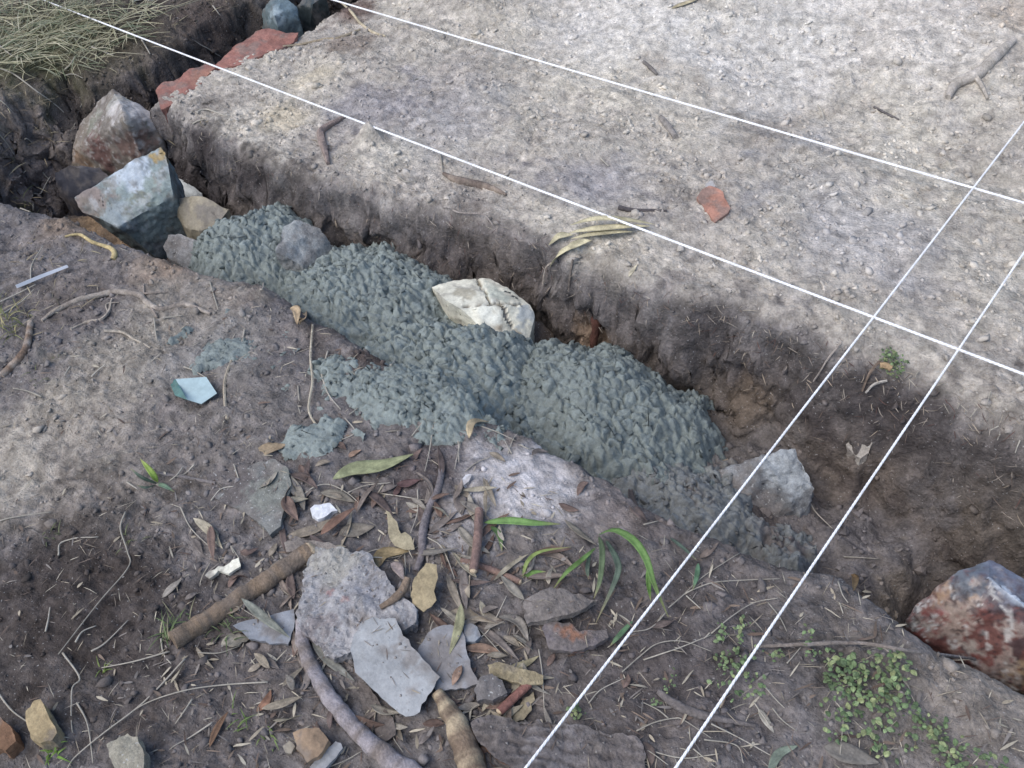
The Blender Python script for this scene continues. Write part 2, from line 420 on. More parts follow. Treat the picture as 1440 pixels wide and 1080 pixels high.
def leaf_mesh(b, c, width, col, prof=0.85, fold=0.25, roll=0.0, curl=0.0, thick=0.0006, tip=0.0, jag=0.0, side=None):
    n = len(c); t = np.linspace(0, 1, n)
    tg = np.gradient(c, axis=0); tg /= np.linalg.norm(tg, axis=1)[:, None] + 1e-12
    sd_ = np.cross(tg, np.array([0, 0, 1.])); sd_ /= np.linalg.norm(sd_, axis=1)[:, None] + 1e-12
    up = np.cross(sd_, tg)
    rl = roll + curl * t
    s2 = sd_ * np.cos(rl)[:, None] + up * np.sin(rl)[:, None]; u2 = np.cross(s2, tg)
    w = width / 2 * np.maximum(np.sin(math.pi * np.clip(t, 0, 1) ** prof), 0.03) ** .8
    rows = []
    for a in (-1, -.5, 0, .5, 1):
        jit = 1 + jag * rng.normal(size=n) * (abs(a) == 1)
        rows.append(c + s2 * (a * w * jit)[:, None] + u2 * (fold * w * abs(a) ** 1.3)[:, None])
    v = np.stack(rows, 1).reshape(-1, 3); m_ = 5
    f = [(i * m_ + j, i * m_ + j + 1, (i + 1) * m_ + j + 1, (i + 1) * m_ + j) for i in range(n - 1) for j in range(m_ - 1)]
    nv = len(v); v2 = v - np.repeat(u2, 5, 0) * thick
    f2 = [(q[3] + nv, q[2] + nv, q[1] + nv, q[0] + nv) for q in f]
    rim = []
    for i in range(n - 1):
        rim += [(i * m_, (i + 1) * m_, (i + 1) * m_ + nv, i * m_ + nv), ((i + 1) * m_ + 4, i * m_ + 4, i * m_ + 4 + nv, (i + 1) * m_ + 4 + nv)]
    col = np.asarray(col, float)
    cc = np.tile(col, (nv, 1)) * (1 + .10 * np.tile(np.array([0, .0, 1.2, .0, 0]), n)[:, None])
    cc *= np.clip(1 + .5 * fbm(v * 60, 2), .6, 1.4)[:, None]
    if tip:
        wt = np.repeat(tip * sstep(.72, 1, t), 5)[:, None]; cc = cc * (1 - wt) + np.array([.36, .30, .17]) * wt
    b.add(np.vstack([v, v2]), f + f2 + rim, np.vstack([cc, cc * .92]))

def leaf(label, pix, wpx, col, lift=0.004, n=10, group=None, cat='leaf', name='dry_leaf', arch=0.0, m=None, **kw):
    s = mpp(hit(*pix[0])); c = path3(pix, lift, n)
    c[:, 2] += arch * np.sin(np.linspace(0, math.pi, n))
    b = MB(); leaf_mesh(b, c, wpx * s, col, **kw)
    return tag(b.build(name, m or M_leaf), label, cat, group)

# ------------------------------------------------------------------ ground mesh
def axis(lo, hi, d, bands, ext):
    """dense inside [lo,hi] (finer in bands), growing cells outside"""
    xs = [lo]
    while xs[-1] < hi:
        st = d
        for (a, b_, dd) in bands:
            if a <= xs[-1] <= b_: st = min(st, dd)
        xs.append(xs[-1] + st)
    st = d
    while xs[-1] < ext: st *= 1.25; xs.append(xs[-1] + st)
    st = d; pre = []
    x = lo
    while x > -ext: st *= 1.25; x -= st; pre.append(x)
    return np.array(pre[::-1] + xs)

gx = axis(-4.0, 0.3, 0.0055, [(-3.05, -2.88, .004)], 40)
gy = axis(-0.3, 3.0, 0.0065, [(-.3, .78, .0045), (.78, 1.0, .004), (1.12, 1.42, .0032)], 40)
XX, YY = np.meshgrid(gx, gy)
ZZ = terrain(XX, YY)   # heights
S, FARD, NEARD = sdist(XX, YY)

def terrain_g(x, y):
    i = np.clip(np.searchsorted(gx, x) - 1, 0, len(gx) - 2); j = np.clip(np.searchsorted(gy, y) - 1, 0, len(gy) - 2)
    a = np.clip((x - gx[i]) / (gx[i + 1] - gx[i]), 0, 1); b = np.clip((y - gy[j]) / (gy[j + 1] - gy[j]), 0, 1)
    return (ZZ[j, i] * (1 - a) + ZZ[j, i + 1] * a) * (1 - b) + (ZZ[j + 1, i] * (1 - a) + ZZ[j + 1, i + 1] * a) * b
terrain_exact = terrain
def terrain(x, y): return terrain_g(np.asarray(x, float), np.asarray(y, float))

# soil colours: dry or damp, sandy or humus, by place
def zone_colors(x, y, z, S, FARD, NEARD):
    x = x.ravel(); y = y.ravel(); z = z.ravel(); S = S.ravel(); FARD = FARD.ravel(); NEARD = NEARD.ravel()
    q = np.stack([x, y, z], -1)
    n1 = fbm(q * 2.4 + 51, 4); n2_ = fbm(q * 9 + 53, 4, .6); n3 = fbm(q * 30 + 55, 3)
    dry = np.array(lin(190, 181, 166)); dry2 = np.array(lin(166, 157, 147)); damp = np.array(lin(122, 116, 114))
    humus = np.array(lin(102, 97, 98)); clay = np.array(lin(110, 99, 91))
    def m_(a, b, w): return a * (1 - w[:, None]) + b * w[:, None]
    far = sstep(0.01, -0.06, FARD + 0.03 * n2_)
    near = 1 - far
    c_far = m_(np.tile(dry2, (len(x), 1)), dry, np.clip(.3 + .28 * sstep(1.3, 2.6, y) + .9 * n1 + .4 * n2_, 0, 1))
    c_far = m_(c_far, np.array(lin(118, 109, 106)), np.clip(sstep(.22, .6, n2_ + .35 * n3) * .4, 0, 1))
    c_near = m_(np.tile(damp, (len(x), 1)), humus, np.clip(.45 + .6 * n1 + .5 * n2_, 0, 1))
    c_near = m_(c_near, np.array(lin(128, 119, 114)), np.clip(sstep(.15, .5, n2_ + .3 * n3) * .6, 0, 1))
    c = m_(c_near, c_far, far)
    lb = sstep(-2.7, -2.85, x)
    c = m_(c, m_(np.tile(np.array(lin(104, 95, 87)), (len(x), 1)), np.array(lin(84, 76, 70)), np.clip(.5 + n1 + .5 * n2_, 0, 1)), lb)
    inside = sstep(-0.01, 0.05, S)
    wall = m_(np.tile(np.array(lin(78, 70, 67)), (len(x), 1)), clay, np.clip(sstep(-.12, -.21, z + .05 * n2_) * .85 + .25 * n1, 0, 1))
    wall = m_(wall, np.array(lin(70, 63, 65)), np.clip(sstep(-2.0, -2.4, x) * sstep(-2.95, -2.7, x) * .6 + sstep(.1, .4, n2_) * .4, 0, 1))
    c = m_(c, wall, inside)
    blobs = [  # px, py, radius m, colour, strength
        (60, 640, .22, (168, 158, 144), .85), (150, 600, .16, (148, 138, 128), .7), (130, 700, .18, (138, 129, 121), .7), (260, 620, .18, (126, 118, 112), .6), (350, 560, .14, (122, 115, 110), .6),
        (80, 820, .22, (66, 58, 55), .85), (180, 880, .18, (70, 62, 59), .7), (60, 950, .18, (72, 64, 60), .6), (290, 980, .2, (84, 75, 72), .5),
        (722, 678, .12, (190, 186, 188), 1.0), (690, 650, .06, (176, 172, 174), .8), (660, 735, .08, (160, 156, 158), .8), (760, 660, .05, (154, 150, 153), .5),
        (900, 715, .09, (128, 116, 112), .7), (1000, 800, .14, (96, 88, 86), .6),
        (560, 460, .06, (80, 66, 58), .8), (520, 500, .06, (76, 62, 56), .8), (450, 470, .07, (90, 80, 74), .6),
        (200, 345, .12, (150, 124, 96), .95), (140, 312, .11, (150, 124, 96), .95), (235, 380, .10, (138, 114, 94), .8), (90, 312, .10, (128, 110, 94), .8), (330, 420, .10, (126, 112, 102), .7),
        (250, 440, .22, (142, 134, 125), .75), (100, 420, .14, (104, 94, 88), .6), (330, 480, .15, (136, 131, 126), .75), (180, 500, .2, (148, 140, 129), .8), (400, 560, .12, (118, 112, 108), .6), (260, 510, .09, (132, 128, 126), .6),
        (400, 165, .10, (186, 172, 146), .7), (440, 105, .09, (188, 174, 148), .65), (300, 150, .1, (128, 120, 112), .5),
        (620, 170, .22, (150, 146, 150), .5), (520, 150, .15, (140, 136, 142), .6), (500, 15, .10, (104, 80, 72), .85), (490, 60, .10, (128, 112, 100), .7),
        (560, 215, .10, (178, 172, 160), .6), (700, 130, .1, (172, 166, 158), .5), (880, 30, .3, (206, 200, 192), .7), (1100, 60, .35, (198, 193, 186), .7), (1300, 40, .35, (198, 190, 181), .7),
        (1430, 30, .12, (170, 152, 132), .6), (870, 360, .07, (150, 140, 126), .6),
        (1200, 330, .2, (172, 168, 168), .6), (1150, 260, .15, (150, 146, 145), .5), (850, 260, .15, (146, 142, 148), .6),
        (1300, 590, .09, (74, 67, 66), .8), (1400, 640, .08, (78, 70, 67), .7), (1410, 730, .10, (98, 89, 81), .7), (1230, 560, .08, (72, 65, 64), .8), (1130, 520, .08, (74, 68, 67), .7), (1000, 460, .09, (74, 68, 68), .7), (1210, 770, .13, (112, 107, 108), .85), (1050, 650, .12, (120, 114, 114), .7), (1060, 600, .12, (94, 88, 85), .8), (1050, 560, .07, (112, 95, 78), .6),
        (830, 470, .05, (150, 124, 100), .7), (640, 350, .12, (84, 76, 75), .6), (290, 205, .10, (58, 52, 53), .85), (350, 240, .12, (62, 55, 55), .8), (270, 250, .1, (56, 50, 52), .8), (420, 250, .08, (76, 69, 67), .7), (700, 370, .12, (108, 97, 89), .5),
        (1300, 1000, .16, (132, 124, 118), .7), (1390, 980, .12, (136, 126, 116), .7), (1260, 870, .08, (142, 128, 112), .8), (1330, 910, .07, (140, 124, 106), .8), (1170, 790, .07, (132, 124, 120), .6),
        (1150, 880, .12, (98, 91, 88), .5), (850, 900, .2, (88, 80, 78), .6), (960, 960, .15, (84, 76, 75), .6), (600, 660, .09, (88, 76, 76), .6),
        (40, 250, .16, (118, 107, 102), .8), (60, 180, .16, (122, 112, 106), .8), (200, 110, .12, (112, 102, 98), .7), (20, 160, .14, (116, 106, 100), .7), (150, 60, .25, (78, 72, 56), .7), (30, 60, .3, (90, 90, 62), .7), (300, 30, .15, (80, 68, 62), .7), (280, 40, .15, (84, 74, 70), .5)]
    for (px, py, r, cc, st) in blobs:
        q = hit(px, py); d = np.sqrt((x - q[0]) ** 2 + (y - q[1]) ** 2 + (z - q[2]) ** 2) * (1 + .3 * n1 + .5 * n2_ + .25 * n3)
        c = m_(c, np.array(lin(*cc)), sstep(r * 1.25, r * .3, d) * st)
    c *= np.clip(1 + .34 * n3 + .34 * fbm(q * 62 + 3, 3, .7), .5, 1.6)[:, None]
    return np.clip(c * 1.14, .01, .85)

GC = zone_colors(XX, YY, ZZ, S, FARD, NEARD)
# push the steep faces in and out so they break up like dug soil
sl = sstep(-0.01, .02, S) * sstep(.14, .07, S) * (1 - .6 * sstep(-.7, -.4, XX))
q3 = np.stack([XX * 13, YY * 13, ZZ * 13], -1)
DX = 0.022 * fbm(q3, 4, .6) * sl; DY = 0.034 * fbm(q3 + 40, 5, .65) * sl
VV = np.stack([XX + DX, YY + DY, ZZ], -1).reshape(-1, 3)
ny, nx = XX.shape
ii = np.arange(ny * nx).reshape(ny, nx)
FF = np.stack([ii[:-1, :-1], ii[:-1, 1:], ii[1:, 1:], ii[1:, :-1]], -1).reshape(-1, 4)
Sf = S[:-1, :-1].ravel()
cx = (XX[:-1, :-1].ravel())
def submesh(name, sel):
    f = FF[sel]; u, inv = np.unique(f, return_inverse=True)
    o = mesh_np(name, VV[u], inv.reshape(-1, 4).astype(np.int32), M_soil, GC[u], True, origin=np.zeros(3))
    return tag(o, kind='structure')
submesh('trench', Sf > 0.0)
submesh('ground', Sf <= 0.0)
print('TERRAIN', len(FF))

def gcol(x, y):
    """soil colour at places (nearest grid vertex)"""
    i = np.clip(np.searchsorted(gx, x), 0, nx - 1); j = np.clip(np.searchsorted(gy, y), 0, ny - 1)
    return GC[j * nx + i]

# sight-line footprint on the ground, used to keep scatter where the place is dressed
FP = np.array([P(-60, -60)[:2], P(1500, -60)[:2], P(1500, 1140)[:2], P(-60, 1140)[:2]])
def in_fp(x, y):
    ok = np.ones(len(x), bool)
    for a, b in zip(FP, np.roll(FP, -1, 0)):
        ok &= ((b[0] - a[0]) * (y - a[1]) - (b[1] - a[1]) * (x - a[0])) < 0.05
    return ok
def scatter(n, rej=None):
    x = rng.uniform(-4, .3, n * 4); y = rng.uniform(-.3, 3, n * 4)
    k = in_fp(x, y)
    if rej is not None: k &= rej(x, y)
    return x[k][:n], y[k][:n]
#==CRUMBS==

# ------------------------------------------------------------------ soil crumbs
ICO_V = []; ICO_F = []
def ico():
    bm = bmesh.new(); bmesh.ops.create_icosphere(bm, subdivisions=1, radius=1)
    v = np.array([q.co[:] for q in bm.verts]); f = np.array([[w.index for w in q.verts] for q in bm.faces]); bm.free(); return v, f
IV, IF = ico()
def crumbs(name, x, y, size, flat=0.7, sink=0.2, bright=(.85, 1.2), m=M_crumb, kind='stuff', colr=None, smooth=True):
    n = len(x); z = terrain(x, y)
    v = IV[None] * (1 + .36 * rng.normal(size=(n, len(IV), 1)).clip(-1.6, 1.6))
    sc = size[:, None] * np.stack([rng.uniform(.75, 1.3, n), rng.uniform(.75, 1.3, n), rng.uniform(.55, 1.0, n) * flat / .7], -1)
    v = v * sc[:, None, :]; a = rng.uniform(0, 6.28, n)
    ca, sa = np.cos(a)[:, None], np.sin(a)[:, None]
    vx = v[..., 0] * ca - v[..., 1] * sa; vy = v[..., 0] * sa + v[..., 1] * ca
    tl = rng.normal(size=(n, 1)) * .3
    v = np.stack([vx + x[:, None], vy + y[:, None], v[..., 2] + tl * vx + z[:, None] + size[:, None] * sink], -1).reshape(-1, 3)
    f = (IF[None] + (np.arange(n) * len(IV))[:, None, None]).reshape(-1, 3)
    c = gcol(x, y) if colr is None else colr
    c = np.repeat(c * rng.uniform(bright[0], bright[1], (n, 1)), len(IV), 0)
    o = mesh_np(name, v, f.astype(np.int32), m, np.clip(c, .01, .85), smooth, origin=np.zeros(3))
    return tag(o, kind=kind)
def clump(x, y, s, seed, th): return n2(x, y, s, seed, 3) > th
nxy = scatter(12000, lambda x, y: rng.uniform(size=len(x)) < .25 + .9 * np.clip(n2(x, y, 5, 71, 3) + .25, 0, 1))
crumbs('soil_crumbs', *nxy, np.clip(rng.lognormal(math.log(.0032), .5, len(nxy[0])), .0015, .011), sink=.05)
nxy = scatter(3200, lambda x, y: (sdist(x, y)[1] < -.03) & (rng.uniform(size=len(x)) < np.clip(.06 + 2.6 * (n2(x, y, 4.5, 77, 4) - .12), 0, 1)))
crumbs('dry_soil_crumbs', *nxy, np.clip(rng.lognormal(math.log(.0031), .5, len(nxy[0])), .0015, .010), sink=-.15, bright=(.95, 1.15))
nxy = scatter(3600, lambda x, y: (sdist(x, y)[0] > .02) & (sdist(x, y)[1] > .10) & (x > -1.0))
crumbs('trench_rubble', *nxy, np.clip(rng.lognormal(math.log(.0055), .45, len(nxy[0])), .0025, .015), sink=-.1, smooth=False)
#==MORTAR==

# ------------------------------------------------------------------ fresh mortar heaps
LUMPS = []
for k in range(10):
    bm = bmesh.new()
    for q in range(15):
        d_ = rng.normal(size=3); d_ /= np.linalg.norm(d_); bm.verts.new(d_ * rng.uniform(.75, 1.1) * np.array([1, 1, .8]))
    r = bmesh.ops.convex_hull(bm, input=bm.verts)
    bmesh.ops.triangulate(bm, faces=bm.faces); bmesh.ops.recalc_face_normals(bm, faces=bm.faces)
    bmesh.ops.bevel(bm, geom=list(bm.edges), offset=.12, segments=1, affect='EDGES', profile=.5)
    me = bpy.data.meshes.new('lump'); bm.to_mesh(me); bm.free()
    me.polygons.foreach_set('use_smooth', [True] * len(me.polygons)); LUMPS.append(me)
LUMP_SETS = {}
def lumps_for(m):
    if m.name not in LUMP_SETS:
        s = []
        for me in LUMPS: c = me.copy(); c.materials.append(m); s.append(c)
        LUMP_SETS[m.name] = s
    return LUMP_SETS[m.name]

def worley(x, y, cell, seed):
    """distances to the two nearest of jittered points, and a random number of the nearest"""
    ix = np.floor(x / cell).astype(int); iy = np.floor(y / cell).astype(int)
    f1 = np.full(x.shape, 9.0); f2 = np.full(x.shape, 9.0); rid = np.zeros(x.shape); cxo = np.zeros(x.shape); cyo = np.zeros(x.shape)
    for dx in (-1, 0, 1):
        for dy in (-1, 0, 1):
            a = ix + dx; b = iy + dy
            h1 = PERM[PERM[a & 255] + ((b + seed) & 255)]; h2 = PERM[PERM[(b + 91) & 255] + ((a + seed) & 255)]
            qx = (a + .1 + .8 * h1 / 255) * cell; qy = (b + .1 + .8 * h2 / 255) * cell
            d = np.hypot(x - qx, y - qy); n = d < f1
            f2 = np.where(n, f1, np.minimum(f2, d)); f1 = np.where(n, d, f1)
            rid = np.where(n, PERM[h1 + h2] / 255, rid); cxo = np.where(n, x - qx, cxo); cyo = np.where(n, y - qy, cyo)
    return f1, f2, rid, cxo, cyo

def mortar(label, cx_, cy_, rx, ry, rot, ztop, zbase, n_lump, m, lump=(.007, .015), cell=.022, power=1.0, seed=0, group='heaps of fresh grey mortar', cat='mortar heap', name='mortar_heap', flat=1.0, rag=.2):
    """one shovelled heap: a crumbly dome with single lumps sitting on it"""
    d = .0031; r_ = max(rx, ry) * 1.25
    xs = np.arange(-r_, r_, d); U, V = np.meshgrid(xs, xs)
    ca, sa = math.cos(rot), math.sin(rot)
    u = U * ca + V * sa; w = -U * sa + V * ca
    X = cx_ + U; Y = cy_ + V
    rr = np.sqrt((u / rx) ** 2 + (w / ry) ** 2) * (1 + rag * n2(X, Y, 7, seed + .5, 4, .6))
    dome = ztop - (ztop - zbase) * np.clip(rr, 0, 1.3) ** (2.1 * power) + .022 * flat * n2(X, Y, 8, seed + 3.3, 3)
    Xw = X + .012 * n2(X, Y, 28, seed + 9, 3); Yw = Y + .012 * n2(X, Y, 28, seed + 19, 3)
    f1, f2, rid, ox, oy = worley(Xw, Yw, cell, 7 + seed)
    ed = sstep(0.0, .38, (f2 - f1) / cell)
    ang = rid * 40
    hgt = cell * (.50 * ed * (.45 + .85 * rid) + .34 * (ox * np.cos(ang) + oy * np.sin(ang)) / cell * ed + .16 * np.sqrt(np.clip(1 - (f1 / cell / .8) ** 2, 0, 1)))
    g1, g2, gid, ox2, oy2 = worley(Xw + .004 * n2(X, Y, 70, 4, 2), Yw, cell * .45, 31 + seed)
    hgt = hgt + cell * .24 * sstep(0, .35, (g2 - g1) / cell / .45) * (.1 + gid)
    Z = dome + (hgt - cell * .2) * flat + .0016 * n2(X, Y, 110, 3, 3)
    T = terrain(X, Y)
    ok = (rr < 1.15) & (Z > T - .02)
    idx = -np.ones(U.shape, int); idx[ok] = np.arange(ok.sum())
    q = np.stack([idx[:-1, :-1], idx[:-1, 1:], idx[1:, 1:], idx[1:, :-1]], -1).reshape(-1, 4); q = q[(q >= 0).all(1)]
    # slope-following sideways push, so lumps overhang a little
    jx = .0035 * n2(X, Y, 45, seed + 60, 2) * flat; jy = .0035 * n2(X, Y, 45, seed + 70, 2) * flat
    pts = np.stack([X + jx, Y + jy, Z], -1)[ok]
    root = empty(name, (cx_, cy_, zbase), label, cat, group)
    mesh_np('mortar_mass', pts, q.astype(np.int32), m, None, True, root)
    cand = np.nonzero((rr < 1.02) & (Z > T - .002))
    if len(cand[0]):
        sel = rng.choice(len(cand[0]), n_lump)
        for kk in sel:
            a, b_ = cand[0][kk], cand[1][kk]; s = float(np.clip(rng.lognormal(math.log((lump[0] + lump[1]) / 2.5), .35), lump[0] * .55, lump[1]))
            o = bpy.data.objects.new('lump', random.choice(lumps_for(m))); scene.collection.objects.link(o)
            o.parent = root
            o.location = Vector((X[a, b_] - cx_, Y[a, b_] - cy_, Z[a, b_] - zbase - s * .25 * flat))
            o.rotation_euler = (rng.normal() * .5, rng.normal() * .5, rng.uniform(0, 6.28))
            o.scale = (s * rng.uniform(.85, 1.35), s * rng.uniform(.7, 1.1), s * rng.uniform(.55, .9))
    return root
mortar('heap of fresh blue-grey mortar beside the beige stone, leftmost in the trench', -1.93, 1.00, .26, .24, .2, -.075, -.25, 260, M_mortar, seed=1, cell=.024, lump=(.0055, .015))
mortar('fresh blue-grey mortar heap between the gravelly grey stone and the white cracked rock', -1.53, 1.01, .36, .27, .1, -.09, -.23, 285, M_mortar, seed=2, cell=.024, lump=(.0055, .015))
mortar('fresh blue-grey mortar heap piled against the front of the white cracked rock', -1.15, .915, .32, .26, -.1, -.07, -.22, 285, M_mortar, seed=3, cell=.024, lump=(.0055, .015))
mortar('widest fresh blue-grey mortar heap, at the right end of the poured row', -.86, 1.03, .32, .26, -.05, -.095, -.25, 290, M_mortar, seed=4, cell=.024, lump=(.0055, .015))
mortar('low spill of grey mortar over the near trench lip, with a straw stuck across it', -1.10, .74, .21, .085, .15, .025, -.015, 130, M_mortar, seed=5, cell=.018, lump=(.006, .013), group=None, cat='mortar spill', name='mortar_spill', flat=.8, rag=.45)
mortar('dull earthy mortar crumbled along the right foot of the widest heap', -.62, .94, .31, .18, -.05, -.16, -.27, 290, M_mixed, seed=6, cell=.018, lump=(.006, .015), group=None, cat='mortar spill', name='earthy_mortar', rag=.4)
for (lab, px, py, rx, ry, rt, n) in (('flat splash of grey mortar among twigs below the tan curled husk', 325, 490, .11, .05, .4, 26),
                                 ('small splash of grey mortar beside the straw stem above the yellow-green leaf', 440, 625, .062, .04, .5, 16)):
    q = hit(px, py)
    mortar(lab, q[0], q[1], rx, ry, rt, q[2] + .008, q[2] - .006, n, M_mortar, seed=px, cell=.016, lump=(.004, .010), group=None, cat='mortar splash', name='mortar_splash', flat=.45, rag=1.2)
#==ROCKS==

# ------------------------------------------------------------------ stones in the trench
G = lin
rock('boulder', 'large brown and grey boulder standing in the corner of the trench', 'boulder',
     [(157, 125, -.02), (173, 133, -.02), (213, 160, -.06), (224, 173, -.08), (226, 197, -.12), (170, 147, .0), (175, 166, -.01), (113, 172, -.12), (100, 213, -.18), (101, 231, -.22), (147, 241, -.22), (205, 215, -.16)],
     -.42, G(118, 108, 96), [((195, 155, -.04), .09, G(184, 178, 174)), ((165, 140, -.02), .04, G(150, 146, 136)), ((145, 205, -.14), .07, G(104, 72, 66)), ((190, 205, -.12), .07, G(112, 86, 76)), ((135, 180, -.1), .05, G(124, 124, 108)), ((205, 185, -.1), .04, G(106, 106, 90)), ((115, 225, -.2), .05, G(120, 96, 76))],
     L=.010, amp=.007, relax=.3, mottle=((G(160, 152, 146), 20, .28, .5), (G(92, 78, 70), 26, .3, .5), (G(176, 172, 168), 50, .5, .6)))
rock('wedge_stone', 'blue-grey wedge-shaped stone with a rusty yellow tip, propped against the brown boulder', 'stone',
     [(226, 207, -.03), (233, 212, -.035), (240, 258, -.09), (243, 276, -.12), (166, 319, -.15), (117, 299, -.13), (106, 278, -.10), (126, 268, -.085), (152, 249, -.065), (168, 240, -.055), (191, 224, -.04)],
     -.40, G(128, 144, 144), [((225, 215, -.04), .035, G(164, 134, 74)), ((190, 248, -.08), .075, G(176, 188, 200)), ((130, 282, -.11), .07, G(128, 112, 106)), ((170, 306, -.14), .05, G(138, 152, 160)), ((215, 275, -.11), .05, G(124, 140, 136)), ((200, 285, -.12), .03, G(112, 118, 104))],
     L=.010, amp=.0055, mottle=((G(168, 176, 182), 18, .3, .5), (G(112, 104, 92), 26, .34, .5), (G(88, 100, 104), 34, .36, .5)), shrink=.62, back=(.02, .06))
rock('dark_stone', 'dark slate-blue stone wedged low under the brown boulder', 'stone',
     [(76, 243, -.2), (98, 233, -.18), (140, 236, -.2), (160, 250, -.22), (130, 268, -.26), (98, 282, -.28), (84, 275, -.27)], -.45, G(46, 48, 60), L=.015, amp=.006)
rock('small_stone', 'small whitish stone peeping out behind the beige stone', 'stone',
     [(250, 250, -.22), (260, 254, -.22), (284, 272, -.24), (252, 271, -.26), (270, 276, -.26)], -.38, G(178, 182, 182), L=.012, amp=.004)
rock('beige_stone', 'beige angular stone at the left end of the mortar', 'stone',
     [(247, 281, -.15), (260, 275, -.14), (285, 277, -.14), (322, 294, -.16), (306, 315, -.18), (282, 325, -.2), (260, 320, -.2), (247, 300, -.19)],
     -.40, G(130, 122, 104), [((270, 285, -.15), .04, G(150, 140, 118)), ((300, 300, -.17), .05, G(112, 106, 98))], L=.013, amp=.006)
rock('pale_stone', 'dusty pale grey stone low at the near edge, left of the first mortar heap', 'stone',
     [(237, 331, -.15), (255, 328, -.14), (278, 340, -.15), (284, 370, -.2), (262, 378, -.22), (236, 364, -.2), (230, 347, -.18)], -.40, G(134, 134, 136), L=.013, amp=.006, m=M_rough)
rock('gravelly_stone', 'pale gravelly grey stone half sunk between the first two mortar heaps', 'stone',
     [(398, 317, -.07), (420, 311, -.07), (450, 321, -.09), (463, 337, -.12), (478, 361, -.17), (425, 374, -.12), (388, 353, -.07)], -.32, G(140, 144, 144), L=.012, amp=.007, m=M_rough)
rock('white_rock', 'cream white rock cracked across its face behind the mortar', 'rock',
     [(608, 404, -0.105), (629, 395, -0.100), (665, 392, -0.100), (690, 393, -0.105), (713, 403, -0.110), (731, 425, -0.110), (745, 429, -0.120), (751, 443, -0.135), (740, 460, -0.150), (742, 487, -0.175), (700, 483, -0.140), (650, 436, -0.080), (624, 420, -0.080), (688, 428, -0.085), (705, 430, -0.090)],
     -.36, G(208, 204, 184), [((720, 472, -0.160), .035, G(150, 134, 112)), ((655, 412, -0.085), .025, G(166, 158, 136)), ((700, 415, -0.105), .04, G(184, 188, 172)), ((740, 445, -0.130), .03, G(168, 174, 174)), ((690, 445, -0.100), .04, G(212, 212, 198))],
     L=.009, amp=.004, amp2=.002, grooves=[([(670, 393, -0.100), (680, 410, -0.099), (690, 426, -0.085), (708, 430, -0.090)], .006, .007, G(132, 120, 98)), ([(645, 431, -0.080), (665, 427, -0.080), (690, 428, -0.085), (732, 428, -0.110)], .005, .006, G(124, 116, 102)), ([(709, 431, -0.090), (713, 449, -0.115), (722, 465, -0.140), (734, 484, -0.170)], .006, .008, G(110, 104, 98)), ([(728, 428, -0.110), (736, 445, -0.130), (735, 458, -0.150)], .004, .004, G(130, 130, 130))])
rock('brown_stone', 'brown earthy stone leaning on the right side of the white cracked rock', 'stone',
     [(742, 452, -.19), (762, 452, -.2), (778, 468, -.23), (788, 490, -.27), (765, 492, -.26), (740, 485, -.23)], -.38, G(106, 92, 82), L=.012, amp=.005, m=M_rough)
rock('dusty_boulder', 'dusty grey boulder half buried in the trench floor under the two cross strings', 'boulder',
     [(1055, 650, -0.192), (1086, 632, -0.187), (1117, 634, -0.192), (1139, 657, -0.212), (1145, 684, -0.232), (1138, 716, -0.272), (1075, 732, -0.272), (1030, 722, -0.257), (985, 704, -0.252), (1000, 672, -0.222)],
     -.42, G(136, 138, 140), [((1100, 690, -0.222), .055, G(104, 106, 108)), ((1112, 650, -0.202), .06, G(154, 160, 164)), ((1030, 690, -0.242), .06, G(122, 117, 114)), ((1060, 722, -0.262), .06, G(112, 106, 103)), ((1000, 700, -0.252), .05, G(106, 100, 97))], L=.009, amp=.010, m=M_rough, ns=16, amp2=.004, relax=.6)

rock('red_boulder', 'big glossy boulder of red, white and blue-black stone, sky reflection painted on its top, at the right edge', 'boulder',
     [(1274, 871, -.15), (1288, 852, -.13), (1311, 845, -.11), (1330, 822, -.08), (1347, 802, -.06), (1391, 788, -.045), (1408, 798, -.045), (1470, 830, -.05), (1530, 900, -.12), (1391, 813, -.035), (1440, 852, -.04), (1300, 902, -.17), (1350, 922, -.17), (1405, 944, -.17), (1450, 975, -.18)],
     -.36, G(122, 90, 82), [((1420, 812, -.045), .07, G(104, 112, 132)), ((1368, 808, -.05), .05, G(90, 97, 106)), ((1450, 838, -.04), .07, G(96, 104, 122)), ((1400, 850, -.09), .05, G(84, 66, 68)), ((1330, 838, -.1), .035, G(160, 128, 100)), ((1310, 880, -.14), .035, G(126, 58, 56)), ((1285, 862, -.14), .03, G(172, 174, 170)), ((1345, 870, -.13), .05, G(150, 132, 120)), ((1390, 905, -.15), .06, G(124, 68, 62)), ((1360, 905, -.15), .03, G(168, 156, 146)), ((1430, 900, -.12), .05, G(116, 76, 70)), ((1440, 950, -.17), .04, G(146, 122, 92))],  # blue blobs paint the sky's reflection into the upper facet's colour
     L=.008, amp=.0045, amp2=.0018, ns=22, m=M_gloss, mfree=(P(1391, 813, -.035), P(1440, 852, -.04)), mottle=((G(70, 58, 62), 16, .18, .75), (G(162, 146, 136), 22, .3, .7), (G(120, 66, 60), 30, .32, .6), (G(186, 182, 178), 42, .48, .8), (G(60, 52, 54), 60, .42, .7)), grooves=[([(1391, 813, -.035), (1415, 830, -.036), (1440, 852, -.04)], .006, -.002, G(176, 186, 200)), ([(1347, 830, -.08), (1365, 850, -.1), (1375, 875, -.13)], .005, .004, G(112, 60, 54))])
